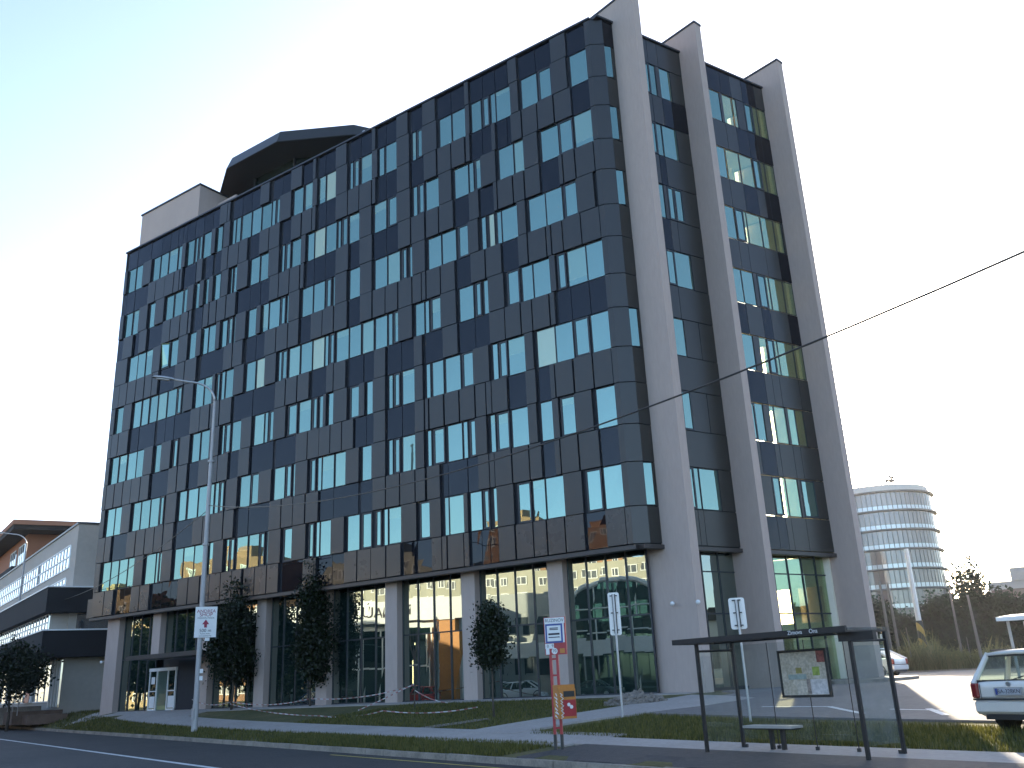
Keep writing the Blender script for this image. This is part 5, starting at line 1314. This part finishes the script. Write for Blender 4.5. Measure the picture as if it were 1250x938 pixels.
# weeds strip
b = MB(); rr = random.Random(8)
for k in range(15000):
    x = rr.uniform(-6, 30); y = 37.2 + rr.uniform(0, 5.5) - .12 * x * 0
    h = rr.uniform(.7, 2.1) * (0.75 + .35 * math.sin(x * .9) * math.sin(x * .37 + 1))
    if rr.random() < .04: h *= 1.5
    a = rr.uniform(0, 6.28); w = rr.uniform(.02, .05)
    dx, dy = math.cos(a), math.sin(a); l = rr.uniform(-.4, .4) * h
    b.add([(x - dy * w, y + dx * w, 0), (x + dy * w, y - dx * w, 0), (x + dx * l * .4, y + dy * l * .4, h * .6), (x + dx * l, y + dy * l, h)], [(0, 1, 2), (0, 2, 3)])
    if h > .9:
        for q in range(2): 
            zz = h * rr.uniform(.4, .95); e = rr.uniform(.06, .16); aa = rr.uniform(0, 6.28)
            cx, cy = x + dx * l * .5, y + dy * l * .5
            b.add([(cx, cy, zz), (cx + math.cos(aa) * e, cy + math.sin(aa) * e, zz + e * .5), (cx + math.cos(aa) * e * .6, cy, zz + e)], [(0, 1, 2)])
o = b.build('weeds', M['weed']); o['kind'] = 'stuff'; tag(o, 'strip of tall dry weeds along the far edge of the car park', 'weeds')
b = MB(); b.box(-6, 40, 36.9, 37.1, -.2, .13); b.build('kerb', M['kerb'])['kind'] = 'structure'

# poles
def util_pole(x, y, h, r, label, m='oldpole', lean=0.0, arm=False):
    z = 0.0
    t = empty('utility_pole', (x, y, z), label, 'pole', 'poles in the weeds')
    MB().tube([(x, y, z), (x + lean * .5, y, z + h * .5), (x + lean, y, z + h)], [r, r * .85, r * .65], 10).build('pole', M[m], t)
    if arm: MB().tube([(x - .7 + lean, y, z + h - .3), (x + .7 + lean, y, z + h - .3)], .04, 6).build('crossarm', M['metal'], t)
    return t
sp = empty('striped_pole', (1.6, 40.7, 0), 'thick pale pole with yellow and black stripes round its foot', 'pole')
MB().tube([(1.6, 40.7, 3.6), (1.6, 40.7, 6.5), (1.62, 40.7, 8.9)], [.19, .17, .15], 12).build('pole', M['white'], sp)
sm, snt, sb = nodes('stripe_paint')
w_ = snt.nodes.new('ShaderNodeTexWave'); w_.inputs['Scale'].default_value = .55; w_.bands_direction = 'DIAGONAL'
t_ = snt.nodes.new('ShaderNodeTexCoord'); snt.links.new(t_.outputs['Object'], w_.inputs['Vector'])
r_ = snt.nodes.new('ShaderNodeValToRGB'); r_.color_ramp.interpolation = 'CONSTANT'; r_.color_ramp.elements[0].color = (.02, .02, .02, 1); r_.color_ramp.elements[1].position = .5; r_.color_ramp.elements[1].color = (.42, .28, .06, 1)
snt.links.new(w_.outputs['Fac'], r_.inputs[0]); snt.links.new(r_.outputs[0], sb.inputs['Base Color'])
MB().tube([(1.6, 40.7, 0), (1.6, 40.7, 3.6)], [.30, .24], 14).build('striped_foot', sm, sp)
util_pole(-1.25, 43.0, 6.9, .13, 'left of two thin poles before the tree beside the fin'); util_pole(-.75, 43.3, 6.7, .12, 'right of two thin poles before the tree beside the fin')
util_pole(3.2, 45.9, 6.2, .10, 'slim pole in the weeds right of the striped pole'); util_pole(5.95, 36.5, 4.9, .11, 'grey slanting post in the weeds left of the carport', lean=-.1); util_pole(4.9, 38.8, 2.2, .04, 'short thin stake in the weeds')
util_pole(1.2, 38.0, 3.1, .035, 'thin yellowish stake beside the striped pole')
b = MB().tube([(-.6, 38.5, 0), (-.6, 38.5, 3.3)], .07, 8); pp = tag(b.build('warning_post', sm, origin=(-.6, 38.5, 0)), 'narrow striped post with a white plate above the white hatchback', 'post')
MB().box(-.78, -.42, 38.4, 38.42, 2.3, 2.75).build('plate', M['white'], pp)

# carport / shelter at the right
cp = empty('roofed_shelter', (13.5, 0.6, gz(13.5, 0)), 'white roofed open shelter standing behind the silver estate car', 'shelter')
b = MB(); b.hexa([(12.25, -.9, 1.80), (17.5, -.6, 1.80), (17.5, 1.9, 1.88), (12.35, 1.9, 1.88), (12.25, -.9, 1.92), (17.5, -.6, 1.94), (17.5, 1.9, 2.08), (12.35, 1.9, 2.08)]); b.build('roof', M['white'], cp)
b = MB()
for x, y in ((12.5, -.4), (12.75, 1.5), (17, -.3), (17, 1.5)): MB().tube([(x, y, gz(x, y)), (x, y, 1.83)], .045, 8).build('post', M['metal'], cp)
b.tube([(12.75, 1.5, 1.55), (17, 1.5, 1.55)], .03, 6); b.build('rail', M['metal'], cp)
MB().box(12.8, 16.95, 1.49, 1.51, .0, 1.5).build('rear_panel', M['win_n'], cp)

# ------------------------------------------------------------------ cars
M['tyre'] = mat('tyre_rubber', (0.018, 0.018, 0.018), .9)
M['rim'] = mat('wheel_rim', (0.45, 0.45, 0.46), .35, .7)
M['lamp_red'] = mat('tail_lamp', (0.20, 0.015, 0.015), .2)
M['lamp_clear'] = mat('head_lamp', (0.6, 0.6, 0.58), .12)
M['trimblack'] = mat('black_trim', (.02, .02, .02), .6)
M['carglass'] = clear_glass('car_glass', (.62, .70, .66), 0.0, .05)
M['seat'] = mat('seat_cloth', (.05, .05, .055), .9)
def paint(name, c):
    m = mat(name, c, .35, 0.08, var=.04); m.node_tree.nodes['Principled BSDF'].inputs['Coat Weight'].default_value = .8; return m
def make_car(name, label, col, loc, heading, estate=True, plate=None, L_=4.2, W_=1.70, H_=1.46, group=None, detail=True):
    """x forward, y left, built round the origin on the ground, then turned"""
    root = empty(name, loc, label, 'car', group, rz=heading)
    h = W_ / 2
    st = [ # x, half width low, half width belt, z low, z belt
        (-L_ / 2, h * .84, h * .80, .30, .86), (-L_ / 2 + .05, h * .93, h * .90, .26, .91), (-L_ / 2 + .25, h * .98, h * .95, .22, .93), (-1.2, h, h * .975, .20, .92), (-.3, h, h * .98, .20, .90),
        (.6, h, h * .975, .20, .90), (1.15, h, h * .96, .20, .87), (1.6, h * .98, h * .92, .20, .78), (L_ / 2 - .18, h * .93, h * .84, .22, .68), (L_ / 2 - .03, h * .86, h * .72, .26, .60), (L_ / 2, h * .78, h * .6, .32, .52)]
    b = MB(); ring = []
    for x, wl, wb, zl, zb in st:
        m_ = (zl + zb) / 2
        prof = [(wl * .9, zl), (wl * .985, zl + .08), (wl, m_ - .05), (wl * 1.005, m_ + .06), (wb, zb - .07), (wb * .96, zb), (wb * .55, zb + .015)]
        ring.append([(x, y, z) for y, z in prof] + [(x, -y, z) for y, z in prof[::-1]])
    n = len(ring[0]); vs = [p for r in ring for p in r]
    fs = [(i * n + k, (i + 1) * n + k, (i + 1) * n + (k + 1) % n, i * n + (k + 1) % n) for i in range(len(ring) - 1) for k in range(n)]
    fs += [tuple(range(n)), tuple((len(ring) - 1) * n + k for k in range(n - 1, -1, -1))]
    body = b.add(vs, fs).build('body', col, root, smooth=True, local=True)
    sm_ = body.modifiers.new('smooth', 'SUBSURF'); sm_.levels = 1; sm_.render_levels = 2
    # greenhouse outline: lower corners on the belt, upper on the roof
    rb, ru = -L_ / 2 + .10, -L_ / 2 + (.42 if estate else 1.0)
    fb_, fu = 1.22, .42
    zb_, zr = .90, H_
    wb_, wr = h * .925, h * .74
    def gpt(t, lvl, s): # t 0 rear..1 front
        xb, xu = rb + (fb_ - rb) * t, ru + (fu - ru) * t
        return Vector((xb + (xu - xb) * lvl, s * (wb_ + (wr - wb_) * lvl), zb_ + (zr - .05 - zb_) * lvl))
    rf = MB(); rings = []
    for k in range(9):
        t = k / 8; x = ru - .06 + (fu - ru + .10) * t; zz = zr - .05 + .05 * math.sin(math.pi * (.15 + .7 * t))
        rings.append([(x, wr * 1.02, zz - .05), (x, wr * .93, zz), (x, wr * .5, zz + .03), (x, 0, zz + .035), (x, -wr * .5, zz + .03), (x, -wr * .93, zz), (x, -wr * 1.02, zz - .05), (x, 0, zz - .04)])
    vs = [p for r in rings for p in r]
    rf.add(vs, [(i * 8 + k, (i + 1) * 8 + k, (i + 1) * 8 + (k + 1) % 8, i * 8 + (k + 1) % 8) for i in range(8) for k in range(8)] + [tuple(range(8)), tuple(64 + k for k in range(7, -1, -1))])
    rf.build('roof', col, root, smooth=True, local=True)
    ts = (0.0, .30, .58, 1.0) if estate else (0.0, .42, 1.0)
    for s in (1, -1):
        for i, t in enumerate(ts):
            pil = MB(); w = .06 if 0 < i < len(ts) - 1 else .07
            a, c = gpt(t, -.06, s), gpt(t, 1.03, s)
            pil.tube([a, c], [w, w * .75], 6); pil.build('pillar', col, root, local=True)
    for s in (1, -1):
        for t0, t1 in zip(ts, ts[1:]):
            e = .018
            MB().quad(gpt(t0 + e, .02, s), gpt(t1 - e, .02, s), gpt(t1 - e, .98, s), gpt(t0 + e, .98, s)).build('side_window', M['carglass'], root, local=True)
    MB().quad(gpt(0, .02, 1), gpt(0, .98, 1), gpt(0, .98, -1), gpt(0, .02, -1)).build('rear_window', M['carglass'], root, local=True)
    MB().quad(gpt(1, .02, 1), gpt(1, .98, 1), gpt(1, .98, -1), gpt(1, .02, -1)).build('windscreen', M['carglass'], root, local=True)
    b = MB()   # black surround of the rear glass
    for p, q in ((gpt(0, .03, 1), gpt(0, .03, -1)), (gpt(0, .95, 1), gpt(0, .95, -1)), (gpt(0, .03, 1), gpt(0, .95, 1)), (gpt(0, .03, -1), gpt(0, .95, -1))):
        b.obox((p + q) / 2 + Vector((-.012, 0, 0)), (q - p) / 2, (q - p).cross(Vector((1, 0, 0))).normalized() * .03, Vector((.006, 0, 0)))
    b.build('window_seal', M['trimblack'], root, local=True)
    for x, y in ((-.55, .36), (-.55, -.36), (.25, .36), (.25, -.36)):
        b = MB(); b.obox((x, y, .78), (.07, 0, .0), (0, .24, 0), (-.03, 0, .27)); b.obox((x - .05, y, 1.16), (.05, 0, 0), (0, .13, 0), (-.01, 0, .10))
        b.build('seat', M['seat'], root, local=True)
    for sx in (-1.28, 1.27):
        for s in (1, -1):
            w = MB().tube([(sx, s * (h - .20), .31), (sx, s * (h - .02), .31)], .31, 24).build('wheel', M['tyre'], root, local=True)
            rm = MB(); rm.tube([(sx, s * (h - .03), .31), (sx, s * (h + .004), .31)], [.20, .19], 18); rm.build('rim', M['rim'], w, local=True)
            ar_ = MB(); pts = [(sx + .37 * math.cos(R(a)), s * (h - .03), .31 + .37 * math.sin(R(a))) for a in range(-10, 191, 20)]
            ar_.tube(pts, .045, 6); ar_.build('wheel_arch', M['trimblack'], root, local=True)
    xr = -L_ / 2
    MB().obox((xr + .035, 0, .46), (.075, 0, 0), (0, h * .93, 0), (0, 0, .13)).build('rear_bumper', col, root, local=True).modifiers.new('bevel', 'BEVEL').width = .05
    MB().obox((xr - .042, 0, .60), (.012, 0, 0), (0, h * .90, 0), (0, 0, .018)).build('bumper_strip', M['trimblack'], root, local=True)
    MB().obox((L_ / 2 - .06, 0, .40), (.08, 0, 0), (0, h * .80, 0), (0, 0, .12)).build('front_bumper', col, root, local=True).modifiers.new('bevel', 'BEVEL').width = .05
    for s in (1, -1):
        MB().obox((xr + .055, s * h * .855, .755), (.09, s * .0, 0), (-.0, .075, 0), (0, 0, .135)).build('tail_light', M['lamp_red'], root, local=True).modifiers.new('bevel', 'BEVEL').width = .025
        MB().obox((L_ / 2 - .12, s * h * .66, .58), (.09, 0, 0), (0, .17, 0), (0, 0, .07)).build('headlight', M['lamp_clear'], root, local=True).modifiers.new('bevel', 'BEVEL').width = .025
        mo = MB(); mo.ball((.78, s * (h + .07), .98), .1, 8, 6, 0, (.6, .9, .75)); mo.build('wing_mirror', col, root, smooth=True, local=True)
    MB().obox((xr + .06, 0, .285), (.06, 0, 0), (0, h * .7, 0), (0, 0, .05)).build('lower_valance', M['trimblack'], root, local=True)
    if plate:
        b = MB()      # tailgate shut lines and side door gaps, thin dark seams
        for s in (1, -1): b.tube([(xr + .012, s * h * .73, .60), (xr + .012, s * h * .73, .88)], .006, 4)
        b.tube([(xr - .004, -h * .73, .635), (xr - .004, h * .73, .635)], .006, 4)
        for s in (1, -1):
            for q in (-.62, .28): b.tube([(q, s * (h + .004), .38), (q, s * (h + .006), .62), (q, s * (h * .985), .86)], .006, 4)
        b.build('shut_line', M['trimblack'], root, local=True)
        pf = MB().obox((xr - .022, 0, .735), (.016, 0, 0), (0, .29, 0), (0, 0, .075)).build('plate_recess', M['metal'], root, local=True)
        pl = MB().obox((xr - .042, 0, .735), (.006, 0, 0), (0, .26, 0), (0, 0, .055)).build('number_plate', mat('plate_white', (.42, .43, .46), .5), pf, local=True)
        MB().obox((xr - .0495, .235, .735), (.001, 0, 0), (0, .022, 0), (0, 0, .054)).build('country_band', M['blue'], pl, local=True)
        t = text_mesh('lettering', plate, .105, M['ink'], (xr - .050, -.02, .735), (0, -1, 0), (0, 0, 1), None, .0005); t.parent = pl
        MB().disc((xr + .005, 0, .865), (1, 0, .15), .045, .02, 16).build('emblem', M['rim'], root, local=True)
        MB().tube([(xr + .10, 0, .93), (xr + .16, -.25, 1.0)], .010, 5).build('rear_wiper', M['trimblack'], root, local=True)
        b = MB()
        for s in (1, -1): b.tube([(ru, s * wr * .85, zr + .02), (fu - .2, s * wr * .85, zr + .03)], .016, 6)
        b.build('roof_rail', M['trimblack'], root, local=True)
    return root
silver = paint('silver_paint', (.74, .69, .62)); whitep = paint('white_car_paint', (.70, .71, .73)); redp = paint('red_car_paint', (.45, .03, .03)); darkp = paint('dark_car_paint', (.05, .07, .06)); bluep = paint('blue_car_paint', (.08, .12, .2))
cd = R(90 - 29); CARP = Vector((13.84, -13.05, -0.60))
make_car('estate_car', 'silver estate car seen from behind, parked at the right edge', silver, (CARP.x + math.cos(cd) * 2.1, CARP.y + math.sin(cd) * 2.1, CARP.z), cd, True, 'BA-328KN')
make_car('hatchback', 'white car with only its tail showing beyond the right concrete fin', whitep, (2.75, 19.2, .03), R(-14 + 180), False)
make_car('parked_car', 'dark car parked under the white roofed shelter', darkp, (14.6, 5.0, gz(14.6, 5)), R(95), True)

# ------------------------------------------------------------------ across the road (they show in the glass of the office block)
M['cream'] = mat('cream_panel', (0.34, 0.325, 0.26), .9, var=.06, scale=.15)
M['brownb'] = mat('brown_panel', (0.30, 0.165, 0.09), .9, var=.08, scale=.15)
M['golden'] = mat('golden_panel', (0.38, 0.28, 0.15), .9, var=.06, scale=.15)
M['aptwin'] = mat('apartment_window', (0.05, 0.06, 0.07), .15)
def block(s0, s1, d, depth, floors, m, label, pitch=3.4, chimney=True):
    c = sd((s0 + s1) / 2, d); base = gz(c.x, c.y)
    r = empty('apartment_block', (c.x, c.y, base), label, 'apartment block', 'apartment blocks across the road')
    H_ = floors * 3.0 + 1.2
    q = [sd(s0, d), sd(s1, d), sd(s1, d - depth), sd(s0, d - depth)]
    MB().prism([tuple(p) for p in q], base - .2, base + H_).build('wall', m, r)
    if chimney:
        p = sd(s0 + (s1 - s0) * .4, d - depth * .4)
        MB().box(p.x - 2.5, p.x + 2.5, p.y - 2, p.y + 2, base + H_, base + H_ + 2.8).build('roof_housing', m, r)
    n = int((s1 - s0) / pitch); cnt = 0; rest = MB(); rest_f = MB()
    for f in range(floors):
        for k in range(n):
            s_ = s0 + (k + .5) * (s1 - s0) / n; z = base + 1.4 + f * 3.0
            a = sd(s_, d + .03); w = .95 if (k % 3) else .6
            b = MB(); b.obox((a.x, a.y, z + .7), (U.x * w, U.y * w, 0), (Nn.x * .05, Nn.y * .05, 0), (0, 0, .72))
            fr = MB(); e = sd(s_, d + .10)
            fr.obox((e.x, e.y, z + 1.42), (U.x * (w + .1), U.y * (w + .1), 0), (Nn.x * .05, Nn.y * .05, 0), (0, 0, .07)); fr.obox((e.x, e.y, z - .02), (U.x * (w + .1), U.y * (w + .1), 0), (Nn.x * .05, Nn.y * .05, 0), (0, 0, .07))
            for t in (-1, .15, 1): fr.obox((e.x + U.x * w * t, e.y + U.y * w * t, z + .7), (U.x * .07, U.y * .07, 0), (Nn.x * .05, Nn.y * .05, 0), (0, 0, .66))
            if cnt < 90:
                o = b.build('window', M['aptwin'], r); fr.build('frame', M['white'], o); cnt += 1
            else:
                for src, dst in ((b, rest), (fr, rest_f)): dst.add(src.v, src.f)
    if rest.v:
        o = rest.build('window', M['aptwin'], r); o['kind'] = 'stuff'; rest_f.build('frame', M['white'], o)['kind'] = 'stuff'
    return r
block(24, 62, -118, 12, 7, M['cream'], 'long cream panel block opposite, directly behind the glazed arch', chimney=False)
block(66, 98, -116, 12, 8, M['cream'], 'cream panel block opposite, behind the dealer with the white band')
block(104, 124, -112, 14, 9, M['brownb'], 'brown brick block opposite with a roof housing')
block(40, 52, -150, 14, 11, M['brownb'], 'tall narrow brown block rising behind the long cream block')
block(58, 70, -150, 14, 12, M['brownb'], 'tallest brown block rising behind the cream blocks')
block(130, 160, -108, 14, 7, M['golden'], 'golden yellow block far along the opposite side')
block(172, 215, -104, 14, 7, M['golden'], 'farthest golden yellow block on the opposite side')
# car dealer with a white sign band
D0 = sd(39, -22); zb0 = -.85
dl = empty('car_showroom', (D0.x, D0.y, zb0), 'low car showroom across the road with a white lettered band', 'showroom')
def dpr(s0, s1, d0, d1, z0, z1, b): return b.prism([tuple(sd(s0, d0)), tuple(sd(s1, d0)), tuple(sd(s1, d1)), tuple(sd(s0, d1))], z0, z1)
dpr(31, 52, -34, -22.6, zb0, 7.6, MB()).build('wall', M['white'], dl)
dpr(30.6, 52.4, -34.4, -22, 6.0, 7.9, MB()).build('sign_band', M['white'], dl)
gl = dpr(34, 51.6, -22.55, -22.4, zb0 + .1, 5.4, MB()).build('showroom_window', M['shop'], dl)
b = MB()
for k in range(9): dpr(34 + k * 2.2 - .06, 34 + k * 2.2 + .06, -22.4, -22.3, zb0, 5.5, b)
dpr(34, 51.6, -22.39, -22.32, 2.2, 2.35, b)
b.build('frame', M['white'], gl)
dpr(31.2, 33.2, -22.9, -21.6, zb0, 5.9, MB()).build('orange_pylon', M['yellow'], dl)
tp = sd(38.5, -21.97)
text_mesh('lettering', 'RENAULT', 1.3, M['ink'], (tp.x, tp.y, 6.9), (-U.x * -1, -U.y * -1, 0), UPV, dl, .02)
# glazed pavilion with an arched roof
ac = sd(18.4, -26); ap = empty('arched_pavilion', (ac.x, ac.y, zb0), 'glazed pavilion across the road with a white arched gable', 'pavilion')
def apt(s_, d, z): p = sd(18.4 + s_, -26 + d); return (p.x, p.y, z)
pts = [(5.2 * math.cos(R(a)), 4.2 + 4.4 * math.sin(R(a))) for a in range(0, 181, 12)]
b = MB(); prof = [(5.2, zb0)] + pts + [(-5.2, zb0)]; n = len(prof)
b.add([apt(s_, 0, z) for s_, z in prof] + [apt(s_, -14, z) for s_, z in prof], [tuple(range(n)), tuple(range(2 * n - 1, n - 1, -1))] + [(i, n + i, n + (i + 1) % n, (i + 1) % n) for i in range(n)])
b.build('glazed_hall', M['shop'], ap)
b = MB(); b.tube([apt(s_, .1, z) for s_, z in pts], .22, 6); b.build('arch', M['white'], ap)
b = MB()
for s_ in (-3.4, -1.8, 0, 1.8, 3.4): b.tube([apt(s_, .12, zb0), apt(s_, .12, 4.2 + 4.4 * math.sqrt(max(0, 1 - (s_ / 5.2) ** 2)))], .07, 5)
for z in (2.6, 4.4, 6.2): b.tube([apt(-5.1, .12, z), apt(5.1, .12, z)], .06, 5)
b.build('frame', M['white'], ap)
b = MB(); b.prism([apt(-6.5, 1.5, 0)[:2], apt(9, 1.5, 0)[:2], apt(9, 3, 0)[:2], apt(-6.5, 3, 0)[:2]], 2.5, 3.7); b.build('entrance_canopy', M['white'], ap)
M['greyb'] = mat('grey_render', (.40, .41, .39), .9, var=.06, scale=.3)
gbl = empty('grey_annex', (*sd(26.5, -27), zb0), 'plain grey two storey annex between the pavilion and the showroom', 'building')
dpr(23.9, 30.4, -36, -27, zb0, 8.2, MB()).build('wall', M['greyb'], gbl)
for k in range(3):
    for z in (1.2, 4.6): dpr(24.6 + k * 1.9, 25.8 + k * 1.9, -27.02, -26.94, z, z + 1.5, MB()).build('window', M['aptwin'], gbl)
dpr(23.7, 30.6, -27.6, -26.4, 3.1, 3.9, MB()).build('canopy', M['white'], gbl)
hd = R(90) + math.atan2(U.y, U.x)
for s_, d, colr, lab in ((34.5, -20.2, redp, 'red car parked across the road before the showroom'), (25.5, -21, whitep, 'white car parked across the road before the grey annex'), (19.5, -21.2, darkp, 'dark car parked across the road before the arched pavilion'), (43.5, -20.5, bluep, 'blue car parked across the road at the far showroom end')):
    p = sd(s_, d); make_car('parked_car', lab, colr, (p.x, p.y, -.835), math.atan2(U.y, U.x) + rnd.choice((0, math.pi)), s_ > 30, None, group='cars parked across the road')
for i, (s_, d, lab) in enumerate(tuple((s_, -19.6 - (s_ % 3) * .5, l_) for s_, l_ in ((47.5, 'broad tree across the road at the showroom end'), (52, 'second broad tree of the row across the road'), (57, 'third broad tree of the row across the road'), (62, 'fourth broad tree of the row across the road'), (67.5, 'fifth broad tree of the row across the road'), (95, 'sixth broad tree of the row across the road'), (107, 'seventh broad tree of the row across the road'), (120, 'farthest broad tree of the row across the road')))):
    p = sd(s_, d); tree('roadside_tree', p.x, p.y, -.84, clump(p.x, p.y, 5.4 if s_ < 50 else 8.2, 3.2 if s_ < 50 else 3.9, 80 + i), 5000 if s_ < 50 else 9000, .36 if s_ < 50 else .42, lab, .16, 'leaf_mid', 90 + i, 'trees across the road')
wh = empty('reflection_warehouse', (78, 30, -0.4), 'unseen long grey warehouse with a dark roof edge, added to darken reflections in the end bays', 'building')
MB().prism([(70, 2), (84, 2), (66, 70), (52, 70)], -0.6, 6.2).build('wall', M['greyb'], wh)  # building added out of view so the end glass mirrors something dark
MB().prism([(69.6, 1.6), (84.4, 1.6), (66.4, 70.4), (51.6, 70.4)], 6.2, 7.4).build('roof', M['band'], wh)
for k in range(9):
    x0, y0 = 70 - 18 * (k + .3) / 9.3, 2 + 68 * (k + .3) / 9.3
    x1, y1 = 70 - 18 * (k + .85) / 9.3, 2 + 68 * (k + .85) / 9.3
    MB().prism([(x0 - .08, y0), (x1 - .08, y1), (x1 - .01, y1), (x0 - .01, y0)], 1.0, 4.2).build('window', M['aptwin'], wh)
# dark tree before the beige neighbour
tp = Vector((-47.9, -.4)); tree('garden_tree', tp.x, tp.y, gz(tp.x, tp.y), [(q[0], q[1], q[2], q[3], q[4], q[5]) for q in clump(tp.x, tp.y, 5.8, 2.5, 12)], 7000, .20, 'broad low dark tree before the beige building at the left edge', .10, 'leaf_dark', 13)

# ------------------------------------------------------------------ grass blades on the verges
b = MB(); rr = random.Random(99)
def blades(n, s0, s1, d0, d1, hmin, hmax, test=None):
    for _ in range(n):
        s_ = rr.uniform(s0, s1); d = rr.uniform(d0, d1); p = sd(s_, d)
        if test and not test(p.x, p.y): continue
        z = gz(p.x, p.y) - .02; h = .01 + rr.uniform(hmin, hmax); a = rr.uniform(0, 6.28); w = rr.uniform(.006, .013) * (1 + max(0, s_) * .03)
        dx, dy = math.cos(a) * w, math.sin(a) * w; l = rr.uniform(-.6, .6) * h
        b.add([(p.x - dx, p.y - dy, z), (p.x + dx, p.y + dy, z), (p.x + dy / w * l * .5, p.y - dx / w * l * .5, z + h)], [(0, 1, 2)])
def inpoly(x, y, poly):
    r = False
    for i in range(len(poly)):
        (x0, y0), (x1, y1) = poly[i], poly[i - 1]
        if (y0 > y) != (y1 > y) and x < (x1 - x0) * (y - y0) / (y1 - y0) + x0: r = not r
    return r
PATHP = pA + pB[::-1]
lot_edge = [(2.3, -7.4), (5.5, -8.75), (9.4, -10.5), (12.2, -11.3), (16, -13.0)]
def g_right(x, y):
    if inpoly(x, y, PATHP): return False
    for (x0, y0), (x1, y1) in zip(lot_edge, lot_edge[1:]):
        if x0 <= x <= x1: return y < y0 + (y1 - y0) * (x - x0) / (x1 - x0) + rr.uniform(-.1, .12)
    return x < 2.3 or x > 16
blades(42000, -16, 3.0, 3.12, 7.8, .05, .13, g_right)
blades(16000, 0.2, 14, .05, 1.9, .05, .12); blades(9000, 14, 46, .05, 1.9, .06, .14)
blades(30000, 2.0, 20, 3.7, 11.5, .04, .11, lambda x, y: y < -.7 and not inpoly(x, y, PATHP) and x < 1.8)
blades(3000, 46, 66, .2, 5, .08, .2)
o = b.build('grass', M['grassblade']); o['kind'] = 'stuff'; tag(o, 'short dark grass on the verges and the lawn', 'grass')
# ------------------------------------------------------------------ evening haze
hm = bpy.data.materials.new('haze_air'); hm.use_nodes = True
ht = hm.node_tree; ht.nodes.clear()
ho = ht.nodes.new('ShaderNodeOutputMaterial'); hv = ht.nodes.new('ShaderNodeVolumePrincipled')
hv.inputs['Color'].default_value = (0.92, 0.94, 0.97, 1); hv.inputs['Density'].default_value = 0.00016; hv.inputs['Anisotropy'].default_value = 0.55
ht.links.new(hv.outputs[0], ho.inputs['Volume'])
hz = MB().box(-1050, 1050, -1050, 1050, -2.2, 46).build('haze', hm); hz['kind'] = 'stuff'
